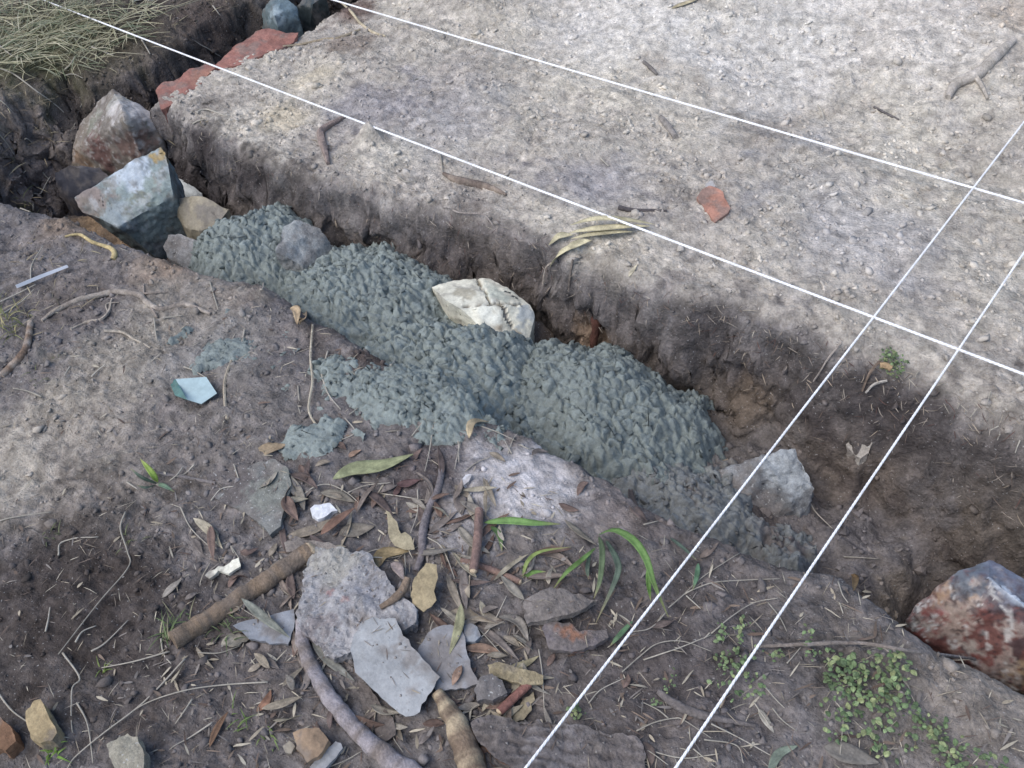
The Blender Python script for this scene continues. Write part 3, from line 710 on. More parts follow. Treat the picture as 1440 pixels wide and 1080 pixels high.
rock('teal_rock', 'glossy blue-green rock with sharp facets at the far end of the side trench', 'rock',
     [(369, 12, -.06), (382, 0, -.02), (400, -6, -.01), (417, 10, -.04), (421, 30, -.08), (417, 47, -.13), (390, 50, -.14), (369, 42, -.13), (386, 22, -.03)], -.40, G(92, 108, 112),
     [((384, 18, -.03), .04, G(140, 156, 162)), ((405, 15, -.05), .05, G(104, 124, 134)), ((400, 42, -.12), .05, G(66, 82, 84))], L=.014, amp=.005, m=M_gloss)
rock('black_rock', 'near black rock tucked behind the glossy blue-green rock', 'rock',
     [(418, 8, -.06), (440, 6, -.05), (458, -8, -.03), (445, -20, -.02), (436, 36, -.12), (420, 48, -.15)], -.40, G(48, 58, 60), L=.015, amp=.005, m=M_gloss)
def edge_stone(label, outline, z, blobs):
    return slab('red_stone', label, 'stone', outline, .11, G(150, 98, 86), 0, (0, 0), blobs, m=M_brick, z=z, L=.013, amp=.007, amp2=.002, ns=16, bulge=.012)
edge_stone('flat brick-red stone on the trench corner, nearer to the brown boulder', [(221, 131), (230, 121), (246, 117), (263, 106), (296, 92), (306, 96), (284, 120), (262, 134), (246, 146), (226, 154)], -.01, [((285, 108), .05, G(156, 108, 90))])
edge_stone('flat brick-red stone along the side trench edge below the blue-green rock', [(306, 92), (322, 76), (341, 61), (361, 49), (380, 45), (419, 49), (414, 61), (382, 74), (346, 88), (315, 98)], .0, [((340, 75), .04, G(142, 92, 84))])
slab('chalky_stone', 'pale chalky stone stuck in the far trench wall between the cross strings', 'stone', [(1190, 625), (1200, 612), (1218, 612), (1227, 622), (1222, 636), (1210, 646), (1198, 637)], .03, G(158, 150, 140), .012, (0, 1.3), m=M_rough, L=.008, amp=.004)

# ------------------------------------------------------------------ stones, slabs and chips on the banks
slab('concrete_slab', 'rough broken slab of old pinkish-grey concrete lying in the leaf litter', 'slab',
     [(441, 770), (485, 770), (525, 780), (535, 805), (555, 827), (586, 858), (588, 875), (565, 888), (530, 902), (470, 928), (445, 909), (417, 877), (423, 835), (429, 797)], .03, G(148, 146, 148), .022, (0, .05),
     [((452, 838), .018, G(168, 132, 128)), ((478, 875), .02, G(170, 138, 132)), ((450, 850), .012, G(172, 140, 136)), ((490, 870), .012, G(176, 148, 140)), ((480, 800), .05, G(152, 148, 140)), ((520, 850), .04, G(136, 136, 142)), ((440, 890), .03, G(132, 124, 124))], m=M_rough, L=.007, amp=.006, amp2=.003, ns=30)
slab('slate_piece', 'smooth grey slate piece with a pointed corner lying on the concrete slab', 'slate',
     [(496, 892), (507, 877), (525, 868), (555, 870), (568, 893), (585, 915), (618, 952), (607, 972), (592, 990), (590, 1001), (583, 1006), (570, 1008), (553, 998), (525, 970), (500, 945), (493, 915)], .009, G(146, 148, 150), .034, (-.02, .09), [((582, 952), .012, G(112, 112, 108)), ((525, 915), .014, G(128, 128, 126))], L=.01, amp=.0012, amp2=.0006)
slab('slate_piece', 'second grey slate piece tucked behind the pointed one, narrow leaf on top', 'slate',
     [(587, 914), (602, 890), (625, 876), (650, 880), (655, 912), (662, 938), (673, 961), (655, 966), (612, 973), (600, 950)], .009, G(134, 134, 138), .016, (0, .03), L=.01, amp=.0015, amp2=.0008)
slab('slate_piece', 'flat grey slate half hidden between the thick branch and the concrete slab', 'slate',
     [(328, 880), (348, 872), (372, 868), (413, 856), (414, 882), (405, 907), (380, 904), (350, 897)], .009, G(132, 136, 144), .012, (0, .03), L=.01, amp=.0015)
slab('slate_piece', 'little grey slate chip next to the tan stone at the bottom edge', 'slate', [(435, 1079), (457, 1052), (472, 1042), (482, 1052), (460, 1078), (448, 1090)], .008, G(134, 136, 140), .016, (0, .05), L=.008, amp=.001)
slab('flat_stone', 'flat greenish-grey stone sunk in the soil left of the leaf litter', 'stone',
     [(290, 668), (330, 658), (358, 650), (388, 645), (404, 660), (410, 678), (402, 705), (394, 740), (380, 752), (368, 735), (366, 735), (335, 716), (302, 700)], .05, G(122, 122, 118), .010, (0.04, .03), [((320, 680), .07, G(98, 90, 88)), ((388, 690), .05, G(122, 124, 116))], L=.01, amp=.004, m=M_rough)
def chip(label, outline, c, th=.02, lift=.014, name='stone_chip', cat='stone', m=None, tilt=(0, .1), amp=.003, bulge=.004, blobs=()):
    return slab(name, label, cat, outline, th, c, lift, tilt, blobs, m=m or M_rock, L=.007, amp=amp, ns=30, bulge=bulge)
chip('tan rounded stone at the bottom edge below the curved grey branch', [(414, 1033), (430, 1027), (450, 1026), (462, 1040), (453, 1060), (433, 1071), (418, 1056)], G(148, 120, 92), .03, .026, bulge=.012)
chip('tiny pale stone left of the tan stone at the bottom edge', [(398, 1050), (408, 1043), (416, 1050), (410, 1060), (400, 1060)], G(150, 140, 122), .015, .01)
chip('yellowish brick fragment standing at the lower left', [(50, 988), (60, 985), (70, 1008), (81, 1031), (73, 1041), (57, 1046), (43, 1040), (39, 1003)], G(166, 144, 104), .035, .03, 'brick_fragment', 'brick piece', M_brick, bulge=.006)
chip('orange-brown brick lump at the left edge, beside the yellowish fragment', [(-14, 1013), (4, 1014), (16, 1020), (22, 1042), (8, 1055), (-14, 1052)], G(132, 96, 70), .035, .026, 'brick_fragment', 'brick piece', M_brick, bulge=.01)
chip('flaky beige-grey stone at the bottom, right of the yellowish brick fragment', [(152, 1048), (165, 1040), (181, 1034), (195, 1037), (203, 1063), (202, 1092), (165, 1092)], G(142, 136, 120), .03, .024, m=M_rough, bulge=.006)
chip('white bean-shaped chip lying among leaves above the concrete slab', [(437, 716), (443, 710), (452, 712), (465, 709), (474, 717), (461, 726), (447, 731), (440, 725)], G(202, 204, 210), .015, .012)
chip('small white chip by the top of the ashy soil patch', [(649, 674), (655, 668), (664, 668), (660, 678), (652, 683)], G(196, 196, 202), .014, .012)
chip('tiny white chip above the yellow-green leaf', [(512, 650), (519, 648), (524, 656), (516, 658)], G(196, 198, 198), .01, .008)
chip('splintered white chip of bark above the thick branch', [(289, 809), (307, 795), (315, 797), (334, 786), (337, 796), (322, 805), (308, 803), (294, 814)], G(198, 194, 176), .006, .01, 'bark_chip', 'bark chip', M_straw, bulge=.0)
chip('grey lumpy stone right of the second slate piece', [(668, 972), (678, 957), (692, 951), (706, 959), (713, 975), (693, 987), (672, 986)], G(108, 103, 102), .03, .022, m=M_rough, bulge=.01)
chip('blue-grey chip beside the narrow leaf on the slate', [(652, 881), (662, 877), (672, 882), (676, 894), (668, 903), (654, 903)], G(132, 138, 146), .015, .011)
slab('tile_fragment', 'broken terracotta tile fragment lying alone on the far bank', 'tile piece', [(979, 277), (988, 266), (998, 261), (1011, 264), (1019, 278), (1027, 293), (1017, 304), (1006, 313), (992, 296)], .014, G(172, 118, 98), .012, (.03, .12), [((1000, 264), .03, G(160, 148, 142))], m=M_brick, L=.009, amp=.0015)
chip('small round grey pebble resting at the tip of the tile fragment', [(991, 260), (996, 255), (1004, 256), (1006, 262), (999, 266), (992, 264)], G(160, 156, 154), .014, .012)
glass = mat('green_glass', (0.36, 0.46, 0.48), var=.08, scale=20, bump=.05, rough=.25, spec=.4)
gs = slab('glass_shard', 'pale blue-green shard of glass lying left of the trench', 'glass shard', [(247, 533), (290, 530), (305, 553), (283, 568), (263, 562)], .004, G(176, 196, 200), .018, (0, .12), m=glass, amp=0.0, amp2=0.0, L=.03, chip_=0)
slab('shard_shaded_side', None, None, [(238, 537), (247, 533), (263, 562), (246, 556)], .004, G(60, 96, 92), .010, (.35, .1), m=mat('shaded_glass', (.06, .14, .13), rough=.15, bump=0), amp=0.0, amp2=0, L=.03, parent=gs, chip_=0)  # side of the shard in shade; the shade is painted as darker teal
#==STICKS==

# ------------------------------------------------------------------ sticks and roots
BR = G(122, 104, 88); GR = G(134, 124, 116); PALE = G(178, 166, 146); RED = G(126, 100, 92); DK = G(76, 68, 66)
stick('branch', 'thick brown branch lying slantwise with its top end against the concrete slab', 'branch', [(246, 905), (300, 872), (360, 832), (405, 802), (440, 778)], [25, 26, 24, 26, 27], G(112, 98, 86), G(140, 116, 92), k=12, n=40, lump=.22, ends=(1,))
stick('branch', 'curved grey branch arching down past the slate piece to the bottom edge', 'branch', [(424, 876), (431, 922), (462, 980), (510, 1036), (560, 1078), (610, 1112)], [15, 21, 23, 24, 28, 30], G(122, 110, 104), G(152, 144, 148), k=12, n=44, lump=.2)
stick('branch', 'stout branch with peeling tan bark at the bottom edge under the slate', 'branch', [(616, 978), (640, 1015), (658, 1060), (672, 1110)], [15, 30, 36, 38], G(120, 100, 82), G(172, 152, 122), k=12, n=32, lump=.25)
stick('stick', 'gnarled grey stick running down from the trench side to the tan leaf', 'stick', [(622, 660), (617, 688), (602, 722), (595, 752), (594, 780), (586, 805)], [9, 11, 12, 13, 11, 9], G(120, 112, 114), n=26, k=9)
stick('stick', 'reddish stick standing upright over a second reddish stick', 'stick', [(676, 726), (674, 768), (668, 812)], [12, 13, 12], RED, G(138, 108, 98), n=14, k=9, lift=.02, ends=(1,), lump=.08)
stick('stick', 'reddish stick lying under the upright one, pointing to the green blades', 'stick', [(650, 790), (690, 802), (732, 820)], [9, 10, 9], RED, G(132, 104, 92), n=14, k=8, ends=(1,), lump=.08)
stick('stick', 'short brown bent stick resting on the concrete slab', 'stick', [(578, 826), (572, 842), (558, 856), (540, 867)], [9, 12, 11, 7], G(128, 108, 90), n=14, k=8, lift=.03)
stick('stick', 'short red-brown stick with pale cut ends on the serrated leaf', 'stick', [(746, 968), (726, 986), (704, 1007)], [11, 13, 12], G(134, 88, 78), n=12, k=9, lift=.016, ends=(0, 1), lump=.05)
stick('stick', 'thick-headed grey stick between the two cross strings at the bottom', 'stick', [(926, 974), (950, 992), (985, 1006), (1062, 1022)], [8, 14, 12, 4], G(110, 102, 100), n=20, k=9)
stick('stick', 'long straight thin twig lying left of the red boulder', 'stick', [(1060, 913), (1140, 909), (1200, 908), (1290, 918), (1418, 937)], [4, 6, 5, 5, 4], G(122, 110, 102), G(146, 136, 130), n=26, k=6, lift=.008)
stick('root', 'grey forked root snaking over the left bank', 'root', [(60, 452), (84, 436), (134, 419), (162, 412), (196, 416), (207, 426), (228, 437), (262, 430), (297, 443)], [4, 7, 8, 8, 8, 8, 8, 7, 4], G(138, 126, 116), G(162, 150, 138), n=48, k=8, branches=[([(198, 415), (214, 413), (236, 412)], 4), ([(203, 414), (203, 400)], 3), ([(212, 430), (222, 448)], 5)])
stick('stick', 'crooked rusty stick at the left edge under the dry tuft', 'stick', [(44, 455), (40, 485), (30, 505), (4, 530)], [8, 9, 11, 9], G(124, 100, 82), G(168, 152, 138), n=18, k=8)
stick('twig', 'hooked pale twig below the forked grey root', 'twig', [(100, 464), (122, 455), (142, 450), (154, 438), (158, 421)], [4, 4, 4, 4, 3], G(158, 146, 132), n=18, k=5, branches=[([(152, 440), (150, 428), (168, 426)], 2.5)])
stick('twig', 'straight pale twig pointing at the glass shard', 'twig', [(147, 466), (172, 468), (190, 478), (212, 490)], [4, 4, 4, 3], G(166, 154, 138), n=14, k=5)
strip = stick('plastic_strip', 'shiny white plastic strip on the left bank', 'plastic strip', [(28, 411), (64, 396), (100, 382)], [6, 6, 5], G(178, 182, 192), n=8, k=4, lift=.018, lump=0, m=mat('white_plastic', (.55, .57, .62), var=.05, bump=0, rough=.3))
stick('root', 'yellow peeled root on the ochre lip in front of the wedge-shaped stone', 'root', [(92, 334), (112, 331), (128, 340), (142, 346), (156, 350), (162, 358), (160, 366)], [3, 4, 5, 5, 6, 7, 7], G(186, 164, 112), n=26, k=7)
stick('twig', 'pale crooked stem standing right of the glass shard', 'twig', [(326, 508), (318, 530), (316, 550), (320, 590)], [3.5, 4, 4, 4], G(172, 158, 136), n=14, k=5)
stick('twig', 'long upright straw stem left of the mortar spill', 'twig', [(441, 460), (438, 505), (441, 540), (436, 582), (456, 614)], [3, 3, 3.5, 3, 3], G(176, 164, 142), n=22, k=5, lift=.008)
stick('twig', 'thin pale straw stuck into the mortar beside the dark peaty soil', 'twig', [(596, 474), (581, 500), (568, 520), (556, 537)], [3, 3, 3, 2], G(184, 176, 160), n=14, k=5, lift=.05)
stick('stick', 'straight grey stick lying beside the bright green sprout', 'stick', [(222, 666), (262, 673), (304, 680)], [5, 5, 4], G(126, 118, 116), n=12, k=6)
stick('stick', 'dark thin stick on the far bank, left of the tile fragment', 'stick', [(870, 293), (890, 297), (938, 298)], [7, 6, 3], G(88, 82, 84), n=14, k=6)
stick('wood_chunk', 'brown weathered wood sliver on the far trench lip', 'wood piece', [(624, 246), (645, 256), (680, 264), (712, 276)], [5, 12, 12, 4], G(116, 100, 90), G(140, 124, 110), n=18, k=8)
stick('wood_chunk', 'bent grey-pink wood peel hanging over the far trench lip', 'wood piece', [(486, 166), (468, 176), (452, 188), (456, 208), (462, 232)], [5, 8, 11, 11, 5], G(138, 120, 112), n=22, k=6, lump=.2)
stick('root', 'large pale root on the dry soil in the upper right corner', 'root', [(1332, 140), (1345, 120), (1374, 108), (1398, 84), (1424, 60)], [8, 13, 15, 14, 9], G(170, 160, 148), G(182, 172, 162), n=26, k=9, branches=[([(1372, 112), (1382, 128), (1388, 142)], 8)])
stick('stick', 'dark short stick leaning in the trench at the right end of the mortar', 'stick', [(976, 576), (990, 592), (1004, 606)], [6, 8, 5], G(82, 72, 66), n=10, k=7, lift=.015)
stick('wood_chunk', 'tan rotten wood splinter in the dark rubble of the trench', 'wood piece', [(991, 671), (1002, 660), (1024, 648)], [8, 10, 5], G(128, 114, 98), n=10, k=6, lump=.25)
stick('root', 'pale thin root with a fork at the top beside the far string', 'root', [(478, 4), (492, 14), (506, 33), (524, 46), (542, 52)], [3, 4, 4, 4, 3], G(184, 168, 138), n=22, k=5)
stick('root', 'thin pale root trailing from the red stone to the forked root', 'root', [(398, 66), (424, 63), (455, 56), (476, 54), (507, 42)], [2.5, 3.5, 3, 3.5, 3], G(160, 144, 120), n=22, k=5)
stick('wood_chunk', 'small grey wood chunk alone on the far bank below the upper string', 'wood piece', [(929, 167), (938, 178), (950, 195)], [7, 11, 8], G(140, 132, 126), n=10, k=7)
stick('twig', 'dark twig between the far string and the big pale root', 'twig', [(1229, 151), (1246, 160), (1264, 169)], [3, 4, 2], G(100, 94, 92), n=8, k=5)
stick('twig', 'dark chip of twig near the middle of the top edge', 'twig', [(905, 88), (915, 97), (924, 106)], [5, 6, 4], G(110, 104, 100), n=8, k=5)
stick('root', 'dark reddish root stump sticking down the far wall right of the white rock', 'root', [(842, 430), (840, 455), (836, 480), (834, 500)], [9, 16, 12, 7], G(92, 56, 46), n=16, k=7, lump=.3, lift=.012)
stick('root', 'thin white root hanging down the far wall left of the cross strings', 'root', [(1182, 486), (1163, 510), (1152, 528), (1143, 541)], [2.5, 2.5, 2.5, 2], G(160, 148, 138), n=14, k=5, lift=.01)
stick('root', 'short pale root bent below the mossy clump on the far wall', 'root', [(1246, 541), (1228, 546), (1216, 558)], [3, 4, 3], G(176, 168, 158), n=10, k=5, lift=.012)
stick('root', 'brown forked root poking out left of the mossy clump', 'root', [(1236, 514), (1222, 530), (1211, 556)], [4, 4, 3], G(128, 108, 92), n=10, k=5, lift=.012)
stick('root', 'fine pale root zigzagging on the far wall above the second mortar heap', 'root', [(638, 301), (650, 305), (680, 307), (694, 322)], [2.5, 2.5, 2.5, 2], G(150, 138, 130), n=14, k=5, lift=.012)
stick('root', 'pale root hanging under the dry husk bundle', 'root', [(776, 376), (768, 384), (764, 408)], [3, 3, 3], G(168, 154, 140), n=12, k=5, lift=.014)
stick('root', 'thin grey root hanging right of the pale one under the husk bundle', 'root', [(806, 372), (802, 395), (800, 416)], [3, 3, 2.5], G(126, 114, 104), n=12, k=5, lift=.014)

# bark
slab('bark_slab', 'wide weathered slab of bark lying along the bottom edge beneath the left cross string', 'bark', [(666, 1018), (690, 1007), (740, 1013), (800, 1016), (860, 1028), (897, 1040), (906, 1062), (908, 1100), (800, 1112), (740, 1090), (690, 1062), (672, 1044)], .016, G(106, 98, 96), .022, (0, .04), [((700, 1064), .03, G(134, 96, 76)), ((790, 1050), .06, G(118, 112, 112))], m=M_wood, L=.007, amp=.006, amp2=.002, ns=22, ridges=([(670, 1024), (760, 1030), (860, 1046), (905, 1056)], [(672, 1036), (740, 1044), (830, 1060), (906, 1072)], [(690, 1052), (770, 1064), (850, 1084)], [(720, 1014), (800, 1024), (890, 1042)], [(700, 1062), (780, 1084), (860, 1100)]))
slab('bark_piece', 'curled grey bark piece above the dark bark chunk, below the green blades', 'bark', [(733, 862), (738, 848), (752, 839), (776, 836), (800, 838), (842, 843), (822, 858), (806, 868), (770, 874), (740, 880)], .014, G(120, 112, 108), .02, (0, .12), m=M_wood, L=.006, amp=.005, amp2=.0015, bulge=.014, ridges=([(738, 858), (780, 852), (838, 846)], [(740, 868), (775, 864), (815, 858)], [(748, 846), (780, 843), (820, 842)]))
slab('bark_piece', 'dark grey bark chunk with an orange broken edge', 'bark', [(762, 884), (775, 876), (800, 878), (815, 890), (850, 888), (856, 897), (835, 906), (805, 918), (772, 912)], .014, G(102, 94, 98), .018, (0, .08), [((830, 900), .035, G(144, 98, 74))], m=M_wood, L=.008, amp=.004, bulge=.004)
slab('bark_piece', 'narrow strip of grey bark in front of the thick branch end', 'bark', [(400, 764), (420, 757), (462, 764), (480, 771), (470, 777), (425, 774), (402, 776)], .005, G(134, 124, 116), .016, (0, .1), m=M_wood, L=.008, amp=.002)
slab('bark_piece', 'upright dark bark strip under the lower edge of the pointed slate', 'bark', [(503, 958), (516, 962), (552, 1010), (556, 1034), (540, 1044), (522, 1020), (510, 990)], .006, G(104, 94, 88), .012, (0, .1), m=M_wood, L=.008, amp=.004)
slab('bark_piece', 'yellowish hollow bark piece beside the short red-brown stick', 'bark', [(686, 936), (700, 933), (725, 940), (766, 950), (764, 962), (735, 966), (705, 956), (690, 946)], .006, G(142, 128, 98), .016, (0, .2), m=M_wood, L=.008, amp=.002, bulge=.006)

# dry husk bundle: several strips
hb = empty('husk_bundle', hit(830, 335), 'bundle of dry straw-coloured husk strips hanging over the far trench lip', 'dry husk')
for pix, w, arch in (([(772, 349), (806, 335)], 10, .008), ([(802, 323), (850, 320), (920, 323)], 8, .018), ([(800, 333), (850, 331), (914, 324)], 9, .012), ([(790, 362), (812, 352), (832, 343)], 11, .008), ([(774, 379), (790, 362), (818, 346)], 8, .006), ([(803, 340), (845, 336), (890, 331)], 7, .008)):
    s = mpp(hit(*pix[0])); c = path3(pix, .006, 10); c[:, 2] += arch * np.sin(np.linspace(.4, 2.6, 10))
    b = MB(); leaf_mesh(b, c, w * 1.35 * s, np.array(G(196, 186, 148)) * rng.uniform(.85, 1.1), prof=1.0, fold=.5); b.build('husk_strip', M_leaf, parent=hb)
for pix in ([(868, 374)], [(893, 380)]): pass
leaf('narrow pale leaf pair lying on the far lip right of the husk bundle', [(884, 391), (896, 374)], 6, G(178, 168, 142), fold=.4)
#==LEAVES==

# ------------------------------------------------------------------ leaf litter: the leaves one can tell apart
T1 = G(158, 142, 112); T2 = G(138, 126, 110); T3 = G(118, 108, 102); RB = G(118, 96, 86); OR = G(148, 118, 98)
leaf('large yellow-green gum leaf lying above the concrete slab', [(471, 681), (500, 667), (540, 662), (583, 646)], 24, G(142, 146, 104), n=14, fold=.12, lift=.016)
slab('dry_leaf', 'tan boot-shaped leaf standing out right of the concrete slab', 'leaf', [(543, 717), (549, 720), (558, 733), (560, 746), (564, 751), (570, 748), (577, 755), (583, 773), (570, 774), (555, 768), (547, 755)], .0008, G(158, 146, 116), .016, (0, .25), m=M_leaf, L=.008, amp=.003)
slab('dry_leaf', 'big tan curled leaf at the lower end of the gnarled grey stick', 'leaf', [(578, 840), (585, 816), (600, 795), (613, 797), (618, 815), (613, 834), (616, 846), (608, 856), (596, 861), (580, 850)], .0008, G(164, 146, 110), .03, (0, .2), m=M_leaf, L=.008, amp=.004, bulge=.008)
slab('dry_leaf', 'serrated tan leaf under the short red-brown stick', 'leaf', [(714, 1011), (719, 1016), (722, 1024), (730, 1014), (736, 1013), (742, 1003), (749, 998), (747, 990), (753, 984), (750, 974), (738, 982), (728, 995)], .0008, G(142, 130, 104), .008, (0, .1), m=M_leaf, L=.007, amp=.002)
leaf('brownish leaf curled at the right edge of the concrete slab', [(532, 800), (540, 782), (576, 777)], 20, G(146, 126, 88), fold=.4)
leaf('long grey-brown leaf pointing right from the second slate piece', [(632, 862), (670, 866), (711, 878)], 19, T2, fold=.15)
leaf('narrow tan leaf below the tan curled leaf, left of its twin', [(630, 812), (640, 838), (652, 866)], 11, T2, lift=.012)
leaf('narrow purplish leaf standing next to the narrow tan one', [(654, 806), (654, 830), (657, 862)], 13, T3, lift=.01)
leaf('olive narrow leaf lying curved over the second slate piece', [(651, 858), (648, 890), (635, 928)], 13, G(142, 140, 104), lift=.02, n=14)
leaf('grey strip leaf right of the blue-grey chip', [(670, 880), (698, 900), (730, 930)], 11, T3, fold=.5)
leaf('small olive leaf above the yellowish bark piece', [(719, 938), (738, 936), (758, 924)], 10, G(146, 136, 104))
leaf('orange-brown flat leaf beside the second slate piece', [(652, 914), (680, 914), (708, 921)], 14, OR, fold=.3)
leaf('small orange leaf on the lower edge of the second slate piece', [(652, 944), (645, 958), (639, 972)], 11, OR, lift=.02)
leaf('tan arched leaf at the trench lip below the mortar', [(660, 618), (666, 602), (688, 595)], 12, G(166, 148, 116), arch=.012, fold=.4)
leaf('long grey leaf above the narrow bark strip', [(404, 756), (440, 748), (481, 728)], 16, T2, fold=.3)
leaf('broad grey leaf touching the top of the concrete slab', [(478, 752), (500, 748), (527, 742)], 24, G(130, 120, 106), fold=.15)
leaf('grey leaf above the white bean-shaped chip', [(452, 694), (475, 698), (500, 708)], 15, G(126, 118, 104))
leaf('curled red-brown leaf at the right side of the flat greenish stone', [(404, 704), (410, 720), (422, 738)], 17, RB, fold=.7, lift=.014)
leaf('crumpled red-brown leaf between the grey leaf and the white chip', [(454, 758), (474, 742), (502, 720)], 14, G(130, 98, 82), fold=.6, lift=.014)
leaf('pale tan crumpled leaf above the flat greenish stone', [(364, 632), (384, 634), (404, 627)], 18, G(160, 138, 108), fold=.5, jag=.2)
leaf('upright red-brown leaf above the white bark chip', [(300, 744), (301, 765), (303, 792)], 11, RB, lift=.012, fold=.5)
leaf('grey-brown leaf below the small white chip', [(640, 684), (652, 694), (663, 702)], 12, T2)
leaf('round grey leaf at the edge of the ashy soil', [(648, 698), (648, 710), (650, 726)], 18, T3)
leaf('slender grey leaf slanting beside the gnarled grey stick', [(603, 752), (622, 738), (644, 720)], 11, T3)
leaf('small purplish leaf on the rim of the concrete slab', [(552, 800), (562, 806), (570, 822)], 15, G(146, 130, 124), lift=.016)
leaf('thin pale leaf lying on the widest mortar heap', [(842, 586), (858, 576), (873, 562)], 5, G(150, 154, 136), lift=.055, name='thin_leaf')
leaf('tan curled husk at the lip where the second mortar heap begins', [(410, 439), (420, 444), (420, 462)], 12, G(176, 152, 118), fold=.7, lift=.012)
leaf('narrower twin of the tan curled husk, on its right', [(430, 440), (428, 450), (424, 462)], 9, G(170, 144, 112), fold=.7, lift=.012)
leaf('white dry leaf at the top edge above the grassy bank', [(186, 4), (200, 1), (216, 2)], 5, G(196, 190, 180))
leaf('pale wood-coloured leaf at the top edge of the far bank', [(944, 14), (962, 8), (986, -1)], 8, G(180, 166, 130), fold=.4)
leaf('big tan leaf lying flat left of the white bark chip', [(302, 862), (330, 858), (352, 838)], 12, G(134, 120, 104))
leaf('pale crumpled leaf below the flat half-hidden slate', [(312, 908), (330, 902), (352, 900)], 20, G(142, 134, 118), fold=.4, jag=.2)
leaf('grey-green long leaf lying from the slate down beside the concrete slab', [(345, 850), (375, 876), (412, 905)], 12, G(122, 124, 112), lift=.02)
leaf('grey-green leaf strip under the curved grey branch by the slab', [(440, 905), (465, 932), (500, 960)], 13, G(124, 124, 116), lift=.006)
leaf('curled brown leaf among grass stems at the bottom left', [(296, 1052), (308, 1026), (322, 1002)], 9, G(122, 92, 70), fold=.8)
leaf('orange-tipped brown leaf left of the curved grey branch', [(362, 1002), (376, 990), (382, 972)], 12, G(140, 100, 78), fold=.5)
leaf('brown crumpled leaf between the short stick and grey lumpy stone', [(680, 994), (700, 992), (716, 984)], 16, RB, fold=.4, jag=.2)
leaf('dark brown leaf right of the bottom bark slab', [(905, 1045), (915, 1060), (916, 1078)], 13, G(96, 82, 76))
leaf('greenish grey long leaf beside the two cross strings at the bottom edge', [(1080, 1090), (1095, 1062), (1122, 1050)], 12, G(112, 124, 108), n=12)
leaf('broad grey leaf at the bottom edge below the clover', [(1158, 1052), (1190, 1062), (1235, 1074)], 26, G(122, 116, 108), fold=.3)
leaf('grey split leaf blade standing left of the clover', [(1066, 998), (1076, 1014), (1088, 1032)], 10, G(150, 144, 132), fold=.3)
leaf('orange dry leaf stuck on the lip above the long thin twig', [(1196, 812), (1200, 822), (1199, 836)], 9, G(158, 126, 84), fold=.6, lift=.012)
leaf('brown thin leaf lying above the grass beside the left cross string', [(984, 786), (996, 778), (1010, 765)], 10, G(122, 106, 96))
# smaller leaves strewn between them, alike
for (px, py, a, Lx, w, c) in [(430, 700, 40, 26, 9, T3), (510, 700, -20, 30, 10, T3), (528, 705, 70, 24, 8, RB), (470, 700, -10, 26, 9, T2), (545, 690, 20, 30, 9, T3), (560, 690, 60, 22, 8, G(84, 62, 60)), (575, 680, 10, 34, 12, G(88, 64, 64)), (600, 700, 80, 22, 7, T3), (500, 640, 30, 20, 8, OR), (480, 630, -30, 18, 8, RB), (455, 655, 15, 22, 8, T2), (430, 665, -50, 24, 9, RB), (640, 745, 30, 24, 8, T3), (625, 780, -70, 26, 8, T2), (690, 860, 20, 24, 8, T3), (720, 905, -30, 26, 9, T2), (745, 910, 80, 26, 7, T3), (775, 930, 60, 20, 8, RB), (760, 990, -20, 24, 9, T3), (640, 1000, 30, 26, 10, RB), (600, 1040, 40, 26, 10, T3), (560, 1030, -60, 30, 9, T2), (610, 1020, 0, 30, 10, G(96, 76, 68)), (520, 1050, 70, 24, 9, T3), (480, 1010, 20, 24, 9, RB), (400, 990, -15, 28, 9, T3), (360, 940, 30, 24, 8, T2), (385, 935, -40, 22, 8, T3), (430, 960, 80, 26, 9, T3), (330, 820, 50, 22, 8, RB), (280, 770, -60, 24, 8, T3), (352, 775, 10, 26, 9, RB), (385, 775, 60, 22, 8, T2), (270, 840, 30, 20, 7, T3), (640, 925, 50, 20, 7, RB), (680, 1060, 20, 24, 9, RB), (1235, 1010, 40, 18, 7, T3), (880, 960, 70, 20, 8, RB), (930, 880, 15, 34, 9, G(100, 86, 80)), (700, 645, -30, 26, 8, T2), (590, 640, 60, 18, 7, RB), (760, 640, 10, 24, 8, T3), (800, 715, -20, 30, 9, RB), (820, 690, 50, 24, 9, RB), (660, 945, 20, 22, 9, RB)]:
    dx, dy = math.cos(math.radians(a)) * Lx / 2, -math.sin(math.radians(a)) * Lx / 2
    leaf(None, [(px - dx, py - dy), (px + rng.normal() * 2, py + rng.normal() * 2), (px + dx, py + dy)], w * 1.15, np.array(c) * rng.uniform(.85, 1.15), group='small dry leaves in the litter', fold=rng.uniform(.1, .6), lift=.005, n=8)
LEAFC = [G(150, 142, 128), G(136, 128, 118), G(160, 150, 128), G(126, 112, 102), G(116, 92, 80), G(146, 134, 116), G(104, 88, 82)]
lr = np.random.default_rng(21); kk = 0
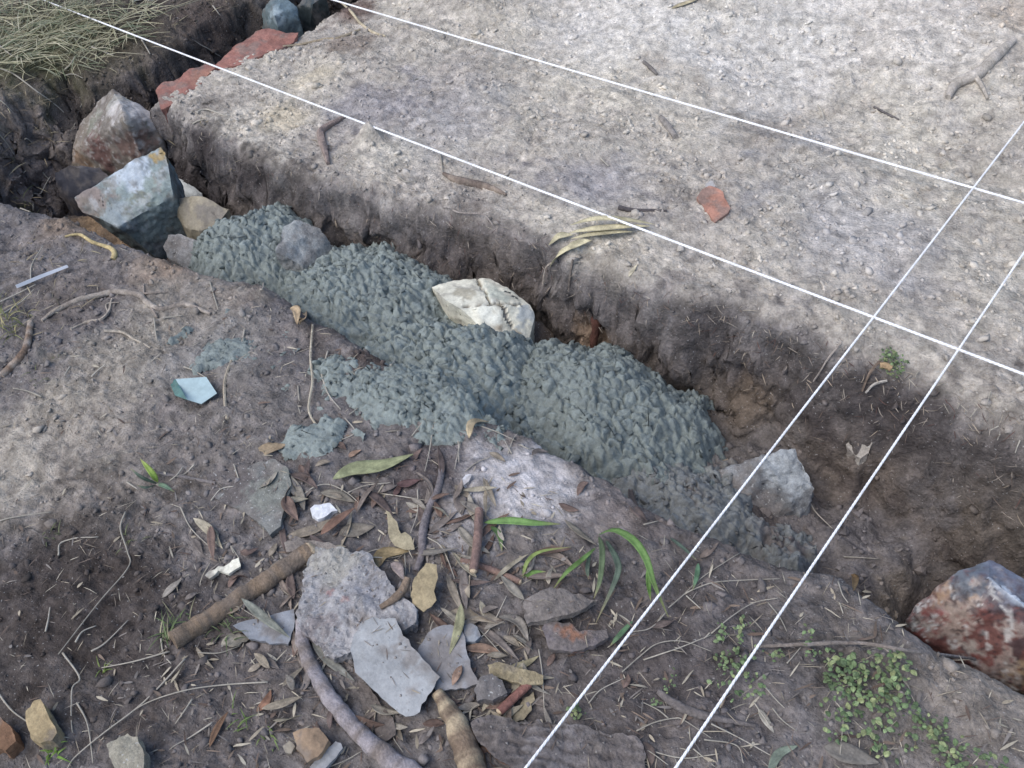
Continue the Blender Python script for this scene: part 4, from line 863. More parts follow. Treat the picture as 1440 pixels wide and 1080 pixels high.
while kk < 120:
    px, py = lr.uniform(395, 790), lr.uniform(640, 1040)
    if kk % 5 == 0: px, py = lr.uniform(240, 900), lr.uniform(640, 1075)
    if not (py > 640 + .12 * abs(px - 560)) or (430 < px < 610 and 775 < py < 1000): continue
    if any(math.hypot(px - a_, py - b_) < 34 for a_, b_ in ((490, 672), (527, 660), (560, 650), (455, 718), (562, 748), (597, 828), (672, 606), (720, 680), (735, 735), (750, 690))): continue
    a = lr.uniform(-1.2, 2.4); Lx = lr.uniform(22, 62); w = lr.uniform(5, 12) * (.7 + Lx / 110)
    dx, dy = math.cos(a) * Lx / 2, -math.sin(a) * Lx / 2; bow = lr.normal() * Lx * .07
    leaf(None, [(px - dx, py - dy), (px - dy * bow / Lx * 2, py + dx * bow / Lx * 2), (px + dx, py + dy)], w, np.array(LEAFC[int(lr.integers(7))]) * lr.uniform(.85, 1.12), group='small dry leaves in the litter', fold=lr.uniform(.05, .6), roll=lr.normal() * .25, lift=lr.uniform(.004, .012), n=9, curl=lr.normal() * .5)
    kk += 1
#==STRAWS==

# ------------------------------------------------------------------ straws and stems one can tell apart
STRAW = G(164, 156, 142)
def straws(label, group, lst, w=2.6, c=STRAW, lift=.005):
    for pix in lst:
        pts = np.array([hit(*q) for q in pix]); s = mpp(pts[0]); n = 6 * (len(pix) - 1) + 2
        p = path3(pix, lift, n); b = MB(); b.tube(p, np.linspace(w, w * .55, n) * s * .42, np.array(c) * rng.uniform(.75, 1.12), 5)
        tag(b.build('straw', M_straw), None, 'straw', group)
straws('long pale straw stem on the dark soil at the lower left', 'long straws at the lower left', [
    [(178, 722), (171, 745), (181, 778), (182, 800), (140, 850), (84, 922)], [(262, 928), (207, 987), (147, 1033), (108, 1066), (97, 1082)],
    [(378, 961), (318, 965), (260, 973), (203, 993), (160, 1024)], [(90, 920), (114, 955), (103, 972), (104, 1032)], [(240, 918), (190, 932), (145, 941)],
    [(300, 1018), (270, 1038), (240, 1056)], [(110, 990), (125, 1020), (133, 1075)], [(-5, 970), (18, 1000), (42, 1018)], [(0, 735), (30, 728), (74, 722)], [(108, 905), (118, 890), (137, 882)],
    [(84, 783), (90, 764), (140, 757)], [(228, 900), (232, 922), (242, 935)], [(130, 918), (150, 906), (182, 874)], [(66, 890), (70, 872), (72, 856)], [(272, 985), (262, 1000), (248, 1020)]], w=3.0)
straws('fine pale straw lying across the leaf litter and slabs', 'straws across the leaf litter', [
    [(425, 700), (445, 686), (466, 684), (490, 696), (508, 712)], [(490, 695), (515, 685), (550, 681)], [(535, 696), (570, 701), (600, 706)], [(610, 600), (604, 640), (598, 665)], [(588, 690), (588, 722), (578, 752)],
    [(523, 786), (560, 785), (600, 764)], [(570, 782), (571, 805), (568, 822)], [(602, 758), (622, 772), (638, 810), (645, 838)], [(480, 800), (520, 778), (545, 773)], [(440, 856), (452, 846), (465, 832)],
    [(604, 905), (608, 880), (618, 868), (630, 852)], [(615, 950), (632, 938), (646, 922)], [(672, 928), (700, 910), (740, 898), (747, 880)], [(665, 908), (690, 885), (713, 840)], [(660, 873), (680, 893), (706, 922)],
    [(555, 1000), (553, 1035), (568, 1060)], [(758, 915), (763, 950), (766, 1005)], [(450, 1085), (485, 1072), (510, 1058)], [(330, 655), (342, 690), (350, 705)], [(298, 706), (312, 690), (330, 686)],
    [(360, 712), (370, 735), (372, 760)], [(255, 715), (270, 745), (295, 770)], [(330, 780), (326, 770), (338, 788)], [(318, 838), (345, 860), (380, 880)], [(360, 886), (395, 878), (330, 930)][:2],
    [(280, 920), (310, 920), (340, 910)], [(648, 624), (640, 662), (648, 648)][:2], [(655, 665), (672, 652), (690, 645)], [(640, 600), (645, 625), (646, 652)], [(720, 640), (710, 622), (718, 618)][:2]], w=2.4)
straws('thin dry stem on the mortar spill or its edge', 'stems by the mortar spill', [
    [(492, 585), (515, 572), (535, 590)], [(655, 560), (670, 580), (665, 600)], [(688, 575), (680, 600), (690, 585)][:2], [(580, 615), (600, 590), (612, 582)], [(715, 640), (722, 620), (728, 612)], [(678, 602), (700, 610), (725, 622)],
    [(730, 628), (750, 632), (772, 620)], [(486, 590), (500, 610), (478, 622)]], w=2.4)
straws('dry forked stem on the dark soil around the two cross strings', 'dry stems near the cross strings', [
    [(940, 857), (962, 838), (990, 812), (1040, 780)], [(962, 838), (1000, 822), (1050, 818), (1096, 816)], [(965, 840), (985, 858)], [(938, 862), (915, 885), (888, 891)], [(1000, 893), (1030, 868), (1060, 850), (1094, 843)], [(1080, 850), (1096, 870), (1106, 890)],
    [(875, 947), (900, 925), (925, 907), (960, 904), (1000, 918)], [(905, 930), (950, 915), (1000, 895)], [(828, 991), (845, 972), (877, 956)], [(895, 1030), (920, 1018), (948, 1012), (962, 1015), (1000, 1040)], [(940, 1012), (925, 1000), (905, 990)], [(890, 1052), (912, 1058), (940, 1078)], [(905, 1055), (960, 1068), (1010, 1062)],
    [(1000, 1020), (1040, 1040), (1090, 1068)], [(990, 1042), (1035, 1050), (1045, 1075)], [(975, 1055), (1005, 1080)], [(998, 892), (990, 900), (1040, 905)][:2], [(1074, 966), (1090, 985), (1103, 998)], [(1086, 998), (1100, 1015), (1120, 1030)], [(1180, 850), (1185, 865), (1193, 890)][:2],
    [(1186, 785), (1210, 786), (1236, 788)], [(1178, 820), (1184, 838), (1192, 850)], [(1106, 935), (1115, 925), (1126, 912)], [(965, 705), (972, 722), (980, 742)], [(1135, 700), (1145, 720), (1170, 745)], [(905, 740), (925, 735), (930, 742)][:2], [(1026, 722), (1040, 735), (1060, 745)], [(870, 690), (890, 675), (908, 645)], [(1060, 990), (1082, 1022)], [(1180, 1070), (1184, 1030), (1186, 1000)]], w=2.6)
straws('pale dry stem hanging or lying on the trench corner soil at the upper left', 'dry stems at the upper left', [
    [(-5, 96), (20, 106), (50, 128), (80, 150), (99, 168)], [(-5, 140), (15, 156), (30, 172)], [(117, 146), (110, 165), (96, 212)], [(-5, 185), (12, 205), (22, 222)], [(36, 198), (48, 204), (60, 216)], [(48, 298), (58, 275), (72, 250)], [(30, 295), (44, 300), (40, 292)][:2], [(92, 108), (104, 106), (118, 112)], [(130, 68), (150, 76), (160, 80)],
    [(200, 58), (205, 66), (212, 78)], [(268, 56), (288, 68), (312, 82)], [(300, 10), (306, 18), (312, 26)], [(45, 400), (46, 375), (62, 348)], [(0, 250), (20, 255), (40, 240)], [(0, 66), (18, 80), (36, 86)], [(60, 242), (66, 250), (74, 256)], [(92, 100), (100, 92), (106, 82)], [(-5, 430), (20, 418), (52, 402)], [(2, 445), (30, 428), (50, 408)]], w=2.6)
straws('short pale twig lying on the open soil of the left bank', 'short twigs on the left bank', [
    [(296, 398), (302, 418), (308, 438)], [(230, 450), (240, 448), (258, 446)], [(218, 450), (220, 468), (222, 482)], [(130, 532), (138, 524), (150, 514)], [(345, 465), (342, 480), (337, 492)], [(260, 518), (275, 524), (292, 534)], [(420, 545), (421, 558), (422, 566)], [(462, 496), (456, 515), (450, 532)], [(452, 525), (458, 545), (465, 560), (480, 578)], [(372, 395), (370, 405), (366, 412)], [(100, 518), (92, 530), (60, 540)][:2], [(180, 680), (195, 690), (178, 720)][:2], [(258, 660), (250, 670), (240, 678)], [(275, 655), (262, 668), (250, 672)], [(60, 560), (40, 552), (20, 548)]], w=3.0)
straws('thin twig lying on the pale far bank', 'twigs on the far bank', [[(1358, 458), (1372, 462), (1386, 470)], [(620, 220), (622, 235), (623, 248)], [(276, 160), (292, 156), (320, 166)], [(272, 176), (280, 172), (288, 170)], [(560, 250), (572, 258), (586, 256)], [(845, 225), (852, 232), (856, 236)], [(1150, 150), (1156, 160), (1158, 170)]], w=3)
straws('tiny pale straw end sticking out of the right part of the far trench wall', 'straw ends in the far wall', [[(1391, 556), (1388, 566), (1385, 575)], [(1371, 581), (1366, 588), (1362, 593)], [(1402, 605), (1396, 608), (1390, 611)], [(1404, 616), (1402, 620), (1400, 625)], [(1432, 625), (1428, 634), (1425, 643)], [(1348, 574), (1346, 577), (1344, 581)], [(1290, 528), (1287, 532), (1285, 536)]], w=2.6, lift=.012)
#==PLANTS==

# ------------------------------------------------------------------ green plants
def blade(parent, pix, w, col, lifts, n=14, name='blade'):
    s = mpp(hit(*pix[0])); pts = np.array([hit(*q) for q in pix]); c = catmull(pts, n)
    # keep the sight line but raise the arching blade off the soil
    lf = np.interp(np.linspace(0, 1, n), np.linspace(0, 1, len(lifts)), lifts)
    d = EYE - c; c = c + d * (lf / d[:, 2])[:, None]
    b = MB(); leaf_mesh(b, c, w * s, col, prof=.75, fold=.35, thick=.0005, tip=.7); return b.build(name, M_green, parent=parent)
gcl = empty('grass_plant', hit(842, 760), 'tall green grass plant with one broad blade arching over to the left cross string', 'grass plant')
G1 = G(112, 152, 76); G2 = G(104, 124, 86); G3 = G(88, 106, 90)
for pix, w, c, lf in (([(842, 752), (864, 746), (890, 760), (908, 785), (920, 822), (940, 868)], 11, G1, [.0, .05, .08, .08, .05, .01]), ([(842, 754), (847, 775), (844, 815), (835, 842)], 8, G2, [0, .03, .03, .01]), ([(838, 770), (818, 788), (796, 806), (778, 828)], 7, G(108, 146, 70), [.01, .03, .03, .01]),
                      ([(850, 756), (868, 790), (866, 815), (838, 876)], 9, G3, [0, .03, .03, .005]), ([(912, 795), (912, 820), (915, 845)], 7, G(104, 150, 64), [.04, .03, .01]), ([(830, 776), (826, 800), (828, 815)], 6, G3, [.01, .02, .01])):
    blade(gcl, pix, w, c, lf)
g2 = empty('grass_plant', hit(735, 810), 'small low grass sprout beside the tip of the reddish stick', 'grass sprout')
for pix, w, c, lf in (([(735, 812), (742, 790), (760, 776), (803, 769)], 6, G(130, 150, 74), [0, .02, .03, .02]), ([(735, 812), (750, 806), (768, 804)], 8, G(110, 152, 70), [0, .012, .008]), ([(735, 812), (738, 800), (733, 796)], 6, G2, [0, .012, .02])):
    blade(g2, pix, w, c, lf)
g3 = empty('grass_plant', hit(684, 735), 'bright green torn blade lying right of the upright reddish stick', 'grass blade')
blade(g3, [(680, 735), (715, 733), (750, 736), (788, 737)], 12, G(116, 158, 80), [.012, .02, .018, .01]); blade(g3, [(690, 740), (702, 752), (706, 775)], 8, G(84, 116, 66), [.012, .012, .004])
g4 = empty('grass_plant', hit(222, 676), 'bright lime green sprout by the straight grey stick', 'sprout')
for pix, w, c, lf in (([(222, 678), (212, 663), (197, 645)], 8, G(150, 178, 72), [0, .02, .03]), ([(220, 680), (200, 672), (183, 658)], 5, G3, [0, .012, .01]), ([(220, 680), (232, 684), (246, 692)], 6, G(120, 150, 120), [0, .01, .004]), ([(218, 682), (205, 686), (192, 682)], 4, G3, [0, .01, .004])):
    blade(g4, pix, w, c, lf)
g5 = empty('grass_plant', hit(975, 800), 'two dull green blades bent at the left cross string beside the bank lip', 'grass blades')
for pix, w, c, lf in (([(942, 756), (960, 770), (980, 788)], 5, G3, [.004, .01, .012]), ([(982, 792), (980, 810), (974, 830)], 7, G(92, 130, 96), [.012, .012, .004]), ([(890, 873), (870, 895), (858, 908)], 7, G(86, 120, 84), [.01, .012, .004])):
    blade(g5, pix, w, c, lf)

def tuft(label, px, py, n, ln, spread, cols, name='grass_tuft', cat='grass tuft', wmm=2.2, up=.7):
    o = hit(px, py); root = empty(name, o, label, cat)
    for k in range(n):
        a = rng.uniform(0, 6.28); L_ = ln * rng.uniform(.5, 1.1); r0 = spread * rng.uniform(0, 1) ** .5; a0 = rng.uniform(0, 6.28)
        p0 = o + np.array([math.cos(a0) * r0, math.sin(a0) * r0, 0]); p0[2] = ht(p0[0], p0[1]) - .002
        t = np.linspace(0, 1, 6)[:, None]; dr = np.array([math.cos(a), math.sin(a), 0]) * rng.uniform(.3, 1.0)
        c = p0 + dr * L_ * t ** 1.4 + np.array([0, 0, 1]) * L_ * up * (t - .65 * t * t)
        b = MB(); leaf_mesh(b, c, wmm / 1000, np.array(cols[k % len(cols)]) * rng.uniform(.8, 1.2), prof=.6, fold=.2, thick=.0003); b.build('blade', M_green, parent=root)
    return root
GG = [G(104, 120, 62), G(120, 128, 76), G(150, 146, 100)]
tuft('small grass tuft on the left bank in front of the dark trench corner', 42, 296, 16, .07, .015, GG)
tuft('drying grass tuft at the left edge below the plastic strip', 12, 455, 34, .10, .05, [G(150, 150, 90), G(128, 136, 76), G(176, 164, 110)], wmm=2.6)
tuft('short grass tuft against the lower end of the thick branch', 246, 880, 26, .055, .03, [G(90, 116, 62), G(104, 124, 74), G(150, 146, 110)])
tuft('small grass tuft under the middle of the thick branch', 315, 885, 16, .05, .03, [G(90, 110, 66), G(112, 124, 82)])
tuft('tiny green sprout on the dark soil at the lower left', 144, 942, 9, .03, .006, [G(112, 138, 60), G(128, 146, 70)])
tuft('green sprout beneath the yellowish brick fragment', 75, 1058, 12, .035, .012, [G(112, 150, 56)], wmm=4)
tuft('green sprout among grass stems between flaky stone and tan stone', 335, 1012, 10, .04, .02, [G(106, 130, 66)])
tuft('green sprout left of the tan stone at the bottom edge', 378, 1040, 9, .03, .015, [G(120, 142, 74)])
tuft('thin brownish tuft on the near lip by the dusty boulder', 1050, 745, 14, .06, .015, [G(150, 140, 96), G(118, 120, 74)])
tuft('sparse faint grass on the left bank below the crooked stick', 65, 520, 10, .04, .05, [G(112, 118, 78)])
tuft('sparse faint grass left of the lime sprout at the left bank', 75, 745, 9, .04, .03, [G(110, 118, 78)])
tuft('little grass tuft near the hanging stem on the lower left soil', 185, 760, 8, .04, .02, [G(110, 118, 78)])

CLM = []
for k in range(4):
    b = MB(); n = 7; t = np.linspace(0, 1, n); c = np.stack([t, 0 * t, .12 * np.sin(t * 3) + .05 * k * t], -1)
    leaf_mesh(b, c, .72, [G(132, 156, 104), G(112, 138, 88), G(140, 152, 100), G(104, 126, 84)][k], prof=.9, fold=.2, thick=.02)
    o = b.build('leaf', M_clover, origin=np.zeros(3)); CLM.append(o.data); bpy.data.objects.remove(o)
def clover(label, spots, size, name='clover_patch', cat='clover'):
    """a low patch of small round leaves; each leaf a part"""
    o = hit(*spots[0][:2]); root = empty(name, o, label, cat)
    for (px, py, r, n) in spots:
        q = hit(px, py); s = mpp(q); n = int(n * 1.35)
        for k in range(n):
            a = rng.uniform(0, 6.28); d = r * s * math.sqrt(rng.uniform(0, 1)) * (1 + .3 * math.sin(3 * a))
            x, y = q[0] + math.cos(a) * d, q[1] + math.sin(a) * d; z = ht(x, y) + rng.uniform(.003, .022)
            ob = bpy.data.objects.new('leaf', CLM[int(rng.integers(4))]); scene.collection.objects.link(ob); ob.parent = root
            ob.location = Vector((x, y, z)) - root.location
            ob.rotation_euler = (rng.normal() * .3, rng.normal() * .35, rng.uniform(0, 6.28)); sc = size * rng.uniform(.4, 1.15); ob.scale = (sc, sc, sc)
    return root
clover('dense bright green clover patch at the lower right between stringlines and red boulder', [(1180, 945, 24, 34), (1215, 965, 34, 56), (1245, 950, 26, 36), (1190, 985, 30, 46), (1250, 990, 26, 36), (1180, 1020, 24, 20), (1230, 1020, 22, 16), (1262, 935, 14, 14)], .0105)
clover('thin trailing end of clover below the dense patch, at the bottom', [(1300, 1020, 20, 16), (1320, 1048, 18, 26), (1270, 1045, 22, 14), (1235, 1060, 16, 10)], .010)
clover('smaller clover patch between the two cross strings', [(1035, 920, 26, 26), (1020, 945, 24, 22), (1045, 965, 26, 26), (1020, 895, 14, 10), (1050, 888, 14, 10)], .0085)
clover('clover patch cut off by the bottom edge at the lower right', [(1360, 1078, 26, 30), (1340, 1090, 24, 20), (1400, 1085, 18, 14)], .010)
clover('tiny cluster of clover leaves under the long thin twig', [(1090, 925, 10, 9), (1140, 925, 12, 10), (1136, 896, 8, 8)], .008)
clover('little yellow-green plant left of the left cross string above the bark slab', [(812, 1004, 10, 16)], .009)
clover('tiny weeds around the thick-headed grey stick', [(940, 970, 8, 7), (918, 992, 8, 7), (945, 955, 6, 5)], .006)
mo = clover('green mossy clump growing on the far trench lip between the cross strings', [(1250, 510, 12, 50), (1262, 520, 10, 40), (1243, 503, 6, 14)], .0075, 'moss_clump', 'moss')
stick('root', 'tan root stub beside the green mossy clump on the far lip', 'root', [(1236, 520), (1244, 520), (1252, 524)], [8, 10, 9], G(170, 138, 100), n=8, k=8, lift=.012)

# ------------------------------------------------------------------ uncountable grass, roots and litter
def strip_stuff(name, items, m):
    b = MB()
    for (p, L_, a, up, w, c) in items:
        t = np.linspace(0, 1, 5)[:, None]; d = np.array([math.cos(a), math.sin(a), 0])
        cl = p + d * L_ * t ** 1.2 + np.array([0, 0, 1]) * L_ * up * (t - .7 * t * t) + rng.normal(size=(5, 3)) * L_ * .006
        sd_ = np.array([-d[1], d[0], 0]) * w * .5; wd = np.array([.2, .85, 1, .7, .12])[:, None]
        v = np.vstack([cl - sd_ * wd, cl + sd_ * wd + np.array([0, 0, w * .25])])
        b.add(v, [(i, i + 1, i + 6, i + 5) for i in range(4)], c)
    return tag(b.build(name, m, origin=np.zeros(3)), kind='stuff')
def spots(poly, n):
    poly = np.array(poly, float); lo, hi = poly.min(0), poly.max(0); out = []
    while len(out) < n:
        q = rng.uniform(lo, hi); ins = False
        for a, b in zip(poly, np.roll(poly, -1, 0)):
            if (a[1] > q[1]) != (b[1] > q[1]) and q[0] < (b[0] - a[0]) * (q[1] - a[1]) / (b[1] - a[1]) + a[0]: ins = not ins
        if ins: out.append(hit(*q))
    return out
it = []
GC1 = [G(178, 172, 138), G(196, 188, 156), G(158, 156, 118), G(172, 166, 130), G(118, 130, 96), G(150, 154, 126)]
for p in spots([(-60, -40), (190, -40), (215, 30), (150, 80), (100, 100), (40, 100), (-60, 110)], 1500):
    it.append((p, rng.uniform(.08, .2), rng.uniform(0, 6.28), rng.uniform(.08, .42), rng.uniform(.0018, .004), np.array(GC1[int(rng.integers(6))]) * rng.uniform(.8, 1.15)))
strip_stuff('grass', it, M_green)
it = []
DC = [G(140, 126, 98), G(118, 104, 82), G(160, 148, 116), G(96, 88, 72)]
for poly, n, ln in (([(180, -30), (345, -30), (320, 15), (230, 60), (150, 100), (90, 115)], 190, .07), ([(-40, 100), (90, 110), (80, 220), (40, 290), (-40, 320)], 120, .07), ([(-40, 330), (150, 330), (100, 470), (-40, 520)], 90, .06), ([(190, 160), (300, 150), (480, 200), (500, 250), (300, 250)], 40, .04)):
    for p in spots(poly, n): it.append((p, rng.uniform(.4, 1.2) * ln, rng.uniform(0, 6.28), rng.uniform(.05, .5), rng.uniform(.0012, .003), np.array(DC[int(rng.integers(4))]) * rng.uniform(.8, 1.15)))
strip_stuff('dry_grass', it, M_straw)
it = []
for poly, n in (([(0, 310), (220, 360), (380, 400), (560, 530), (640, 600), (400, 640), (0, 640)], 520), ([(0, 640), (400, 640), (260, 1090), (0, 1090)], 170), ([(880, 740), (1180, 800), (1440, 980), (1440, 1090), (900, 1090)], 260), ([(240, 165), (420, 190), (800, 350), (1200, 490), (1440, 560), (1440, 610), (900, 430), (560, 270)], 200)):
    for p in spots(poly, n):
        it.append((p + np.array([0, 0, .001]), rng.uniform(.008, .035), rng.uniform(0, 6.28), rng.uniform(0, .35), rng.uniform(.0006, .0014), np.array([G(158, 146, 126), G(128, 114, 100), G(184, 174, 154), G(108, 92, 82)][int(rng.integers(4))]) * rng.uniform(.8, 1.15)))
strip_stuff('dry_fibres', it, M_straw)
it = []
for poly, n, ln in (([(240, 690), (620, 640), (780, 690), (900, 900), (920, 1090), (240, 1090), (230, 900)], 1100, .02), ([(0, 700), (260, 700), (260, 1090), (0, 1090)], 130, .018), ([(880, 760), (1180, 800), (1440, 1000), (1440, 1090), (900, 1090)], 240, .024), ([(0, 400), (500, 400), (620, 600), (300, 690), (0, 690)], 200, .02)):
    for p in spots(poly, n):
        c = [G(150, 138, 118), G(116, 98, 84), G(98, 80, 70), G(170, 160, 140), G(126, 118, 112)][int(rng.integers(5))]
        it.append((p + np.array([0, 0, .003]), rng.uniform(.35, 1.5) * ln, rng.uniform(0, 6.28), rng.uniform(0, .3), rng.uniform(.001, .0055) if rng.uniform() < .45 else rng.uniform(.001, .002), np.array(c) * rng.uniform(.75, 1.15)))
strip_stuff('leaf_litter', it, M_straw)
it = []
for poly, n in (([(240, 170), (420, 200), (560, 260), (760, 310), (800, 360), (560, 300), (380, 250), (240, 210)], 260), ([(800, 380), (1000, 410), (1200, 490), (1440, 590), (1440, 640), (1200, 560), (980, 470), (820, 420)], 240), ([(420, 270), (780, 340), (900, 470), (700, 420), (500, 360)], 110), ([(1000, 480), (1440, 640), (1440, 730), (1100, 600)], 90)):
    for p in spots(poly, n):
        it.append((p + np.array([0, -.004, .002]), rng.uniform(.008, .035), rng.uniform(3.3, 6.1), rng.uniform(-.9, .5), rng.uniform(.0008, .002), np.array([G(150, 134, 114), G(100, 84, 74), G(90, 62, 54), G(150, 138, 124)][int(rng.integers(4))]) * rng.uniform(.7, 1.1)))
strip_stuff('fine_roots', it, M_straw)
bpy.context.view_layer.update(); DG = bpy.context.evaluated_depsgraph_get()
it = []; cv = MB()
for poly, n in (([(425, 790), (480, 775), (520, 785), (580, 860), (500, 900), (440, 900)], 46), ([(500, 890), (560, 875), (610, 950), (575, 1000)], 26), ([(600, 900), (645, 885), (665, 955), (620, 965)], 16), ([(340, 882), (405, 868), (400, 898)], 8), ([(680, 1015), (890, 1045), (900, 1080), (720, 1070)], 30), ([(365, 660), (400, 660), (390, 730)], 16), ([(740, 850), (820, 845), (840, 905), (770, 905)], 16)):
    for p in spots(poly, n):
        ok, loc, nr, fi, ob, mx = scene.ray_cast(DG, Vector((p[0], p[1], .3)), Vector((0, 0, -1)))
        if not ok: continue
        q = np.array(loc)
        if rng.uniform() < .4: it.append((q + np.array([0, 0, .001]), rng.uniform(.008, .026), rng.uniform(0, 6.28), rng.uniform(0, .15), rng.uniform(.001, .002), np.array([G(150, 138, 118), G(116, 98, 84), G(126, 118, 112)][int(rng.integers(3))])))
        else:
            vv = IV * rng.uniform(.001, .003) * (1 + .3 * rng.normal(size=(len(IV), 1)).clip(-1.5, 1.5)) * np.array([1, 1, .6]); cv.add(vv + q, IF, np.array(G(128, 122, 118)) * rng.uniform(.75, 1.25))
strip_stuff('slab_debris', it, M_straw)
tag(cv.build('slab_crumbs', M_crumb, origin=np.zeros(3)), kind='stuff')
#==STRINGS==

# ------------------------------------------------------------------ builder's strings, twisted from three strands
def string(label, a, b_, r=.0028):
    a = np.array(a, float); b_ = np.array(b_, float); Ln = np.linalg.norm(b_ - a); n = int(Ln / .0026)
    t = np.linspace(0, 1, n); d = (b_ - a) / Ln; sx = np.cross(d, [0, 0, 1.]); sx /= np.linalg.norm(sx); sy = np.cross(sx, d)
    c = a + (b_ - a) * t[:, None]; c[:, 2] -= .008 * np.sin(math.pi * t)
    root = empty('builder_string', (a + b_) / 2, label, 'string', 'white strings stretched over the trench')
    for k in range(3):
        ph = 2 * math.pi * (k / 3 + t * Ln / .026)
        b = MB(); b.tube(c + r * .45 * (np.cos(ph)[:, None] * sx + np.sin(ph)[:, None] * sy), r * .66, (.8, .8, .8), 5)
        b.build('strand', M_string, parent=root)
string('white string running lengthwise just behind the far trench lip', (-4.8, 1.404, .046), (1.0, 1.404, .046))
string('white string running lengthwise farther back across the pale bank', (-4.2, 1.903, .046), (1.2, 1.903, .046))
string('white cross string on the left of the pair spanning the trench', (-.416, -1.2, .050), (-.416, 3.8, .050), .0021)
string('white cross string on the right of the pair spanning the trench', (-.251, -1.2, .050), (-.251, 3.8, .050), .0021)

#==LABELS==
# ------------------------------------------------------------------ labels for the many stems and small leaves: look + neighbour
MARKS = []
for o in list(scene.collection.objects):
    if o.parent is None and o.get('label') and o.name.split('.')[0] not in ('builder_string',): MARKS.append((o.get('label'), o))
SHORT = {}
LM = [((157, 180), 'brown boulder'), ((180, 265), 'wedge stone'), ((280, 300), 'beige stone'), ((255, 350), 'dusty pale stone'), ((440, 340), 'gravelly grey stone'), ((680, 430), 'white rock'), ((1085, 680), 'dusty boulder'), ((1365, 860), 'red boulder'), ((400, 25), 'blue-green rock'), ((330, 90), 'red stones'), ((490, 840), 'concrete slab'), ((555, 935), 'pointed slate'), ((630, 925), 'second slate'), ((375, 885), 'half-hidden slate'), ((457, 1062), 'slate chip'), ((380, 695), 'flat greenish stone'), ((437, 1047), 'tan stone'), ((60, 1015), 'yellowish brick fragment'), ((3, 1035), 'orange brick lump'), ((180, 1062), 'flaky beige stone'), ((455, 718), 'white bean-shaped chip'), ((657, 674), 'small white chip'), ((314, 800), 'white bark chip'), ((690, 972), 'grey lumpy stone'), ((1002, 288), 'terracotta tile'), ((276, 548), 'glass shard'), ((345, 840), 'thick brown branch'), ((470, 985), 'curved grey branch'), ((648, 1040), 'peeling branch'), ((606, 720), 'gnarled grey stick'), ((673, 770), 'upright reddish stick'), ((705, 805), 'lying reddish stick'), ((558, 848), 'bent brown stick'), ((725, 986), 'short red-brown stick'), ((985, 1005), 'thick-headed grey stick'), ((1240, 915), 'long thin twig'), ((180, 420), 'forked grey root'), ((30, 500), 'rusty crooked stick'), ((64, 397), 'white plastic strip'), ((130, 340), 'yellow peeled root'), ((1380, 100), 'big pale root'), ((665, 260), 'brown wood sliver'), ((458, 200), 'wood peel'), ((790, 1060), 'bark slab'), ((785, 855), 'curled bark piece'), ((808, 898), 'dark bark chunk'), ((725, 950), 'hollow bark piece'), ((840, 335), 'husk bundle'), ((527, 665), 'yellow-green leaf'), ((562, 748), 'boot-shaped leaf'), ((597, 828), 'big tan leaf'), ((735, 1000), 'serrated leaf'), ((672, 868), 'long grey-brown leaf'), ((672, 606), 'arched tan leaf'), ((385, 632), 'pale crumpled leaf'), ((418, 450), 'tan curled husk'), ((842, 752), 'tall green plant'), ((735, 735), 'torn green blade'), ((755, 795), 'low grass sprout'), ((210, 665), 'lime sprout'), ((1210, 970), 'dense clover'), ((1035, 930), 'smaller clover'), ((1310, 1040), 'trailing clover'), ((1250, 512), 'mossy clump'), ((545, 565), 'mortar spill'), ((440, 625), 'small mortar splash'), ((325, 490), 'mortar splash'), ((42, 292), 'small grass tuft'), ((246, 880), 'short grass tuft'), ((1050, 745), 'brownish lip tuft'), ((60, 60), 'grass bank'), ((720, 685), 'ashy soil'), ((60, 640), 'pale soil patch'), ((1210, 628), 'chalky stone')]
def to_px(p):
    c = ROT.T @ (np.asarray(p) - EYE); return 720 - F * c[0] / c[2], 540 + F * c[1] / c[2]
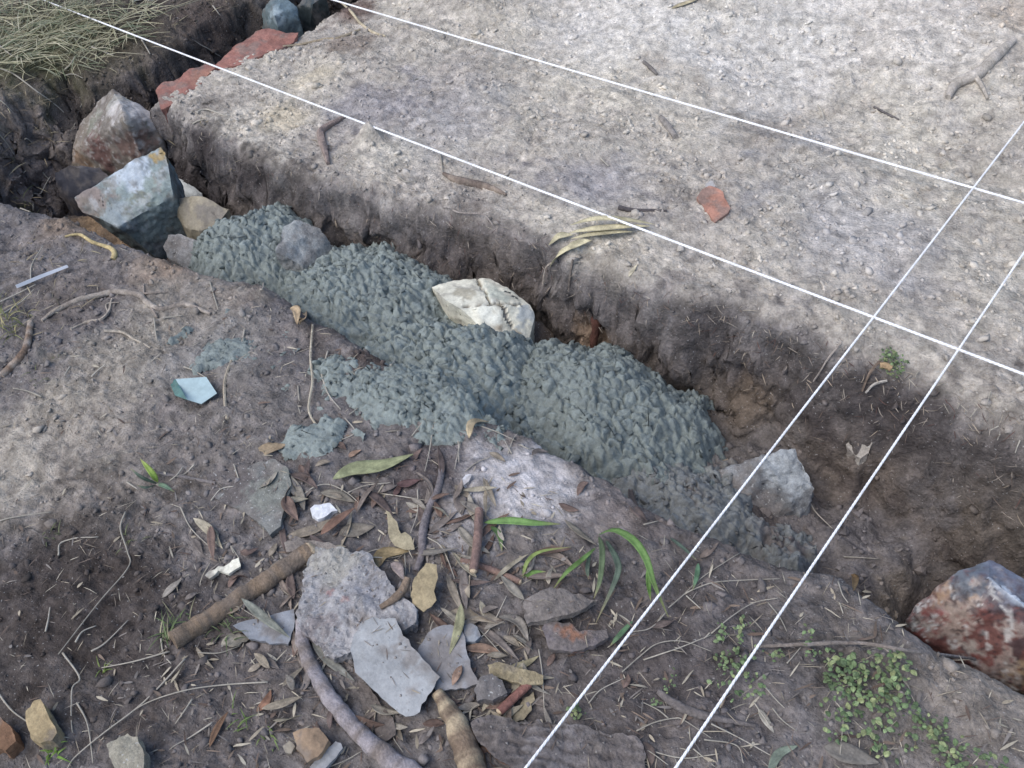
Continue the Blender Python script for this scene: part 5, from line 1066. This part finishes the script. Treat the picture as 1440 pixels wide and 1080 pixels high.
def where(px, py, k):
    d = sorted((math.hypot(px - q[0][0], py - q[0][1]), q) for q in LM)[k]
    dx, dy = px - d[1][0][0], py - d[1][0][1]
    a = math.degrees(math.atan2(-dy, dx)) % 360
    w = ['right of', 'up and right of', 'above', 'up and left of', 'left of', 'down and left of', 'below', 'down and right of'][int(((a + 22.5) % 360) // 45)]
    return (w if d[0] > 22 else 'on or touching'), d[1][1]
USED = set(o['label'] for o in scene.collection.objects if o.get('label'))
def hue(c):
    m_ = (c.max() + c.min()) / 2; r = (c[0] - c[2]) / max(c.max(), 1e-4)
    tone = 'pale' if m_ > .26 else 'dark' if m_ < .10 else 'dull' if m_ < .17 else ''
    return (tone + ' ' + ('reddish-brown' if r > .52 else 'tan' if r > .30 else 'grey-brown' if r > .16 else 'grey')).strip()
bpy.context.view_layer.update()
for o in list(scene.collection.objects):
    if o.parent is not None or o.get('label') or not o.get('category'): continue
    n = len(o.data.vertices); v = np.empty(n * 3, np.float32); o.data.vertices.foreach_get('co', v); v = v.reshape(-1, 3) + np.array(o.location)
    uv = np.array([to_px(q) for q in v]); c0 = uv.mean(0); a, b = uv[0], uv[n // 2 - 1 if o['category'] == 'leaf' else n - 1]
    L_ = np.linalg.norm(uv.max(0) - uv.min(0)); ch = np.linalg.norm(a - b); dr = b - a
    ang = math.degrees(math.atan2(-dr[1], dr[0])) % 180
    ori = 'level' if ang < 22 or ang > 158 else 'upright' if 68 < ang < 112 else 'rising rightward' if ang < 90 else 'rising leftward'
    col = np.empty(n * 4, np.float32); o.data.color_attributes['Col'].data.foreach_get('color', col); h = hue(col.reshape(-1, 4)[:, :3].mean(0))
    if o['category'] == 'leaf': base = ('long ' if L_ > 50 else 'tiny ' if L_ < 24 else 'small ') + h + ' dry leaf'
    else: base = ('long ' if L_ > 80 else 'short ' if L_ < 35 else '') + ('bent ' if ch < .9 * L_ else 'straight ') + h + ' straw'
    for k1, k2 in ((0, 1), (0, 2), (1, 2), (0, 3), (2, 3)):
        w1, m1 = where(c0[0], c0[1], k1); w2, m2 = where(c0[0], c0[1], k2)
        lab = '%s, %s, %s the %s' % (base, ori, w1, m1)
        if lab not in USED: break
        lab = '%s, %s, %s the %s, near the %s' % (base, ori, w1, m1, m2)
        if lab not in USED: break
    lab = ' '.join(lab.split()[:16]); USED.add(lab); o['label'] = lab
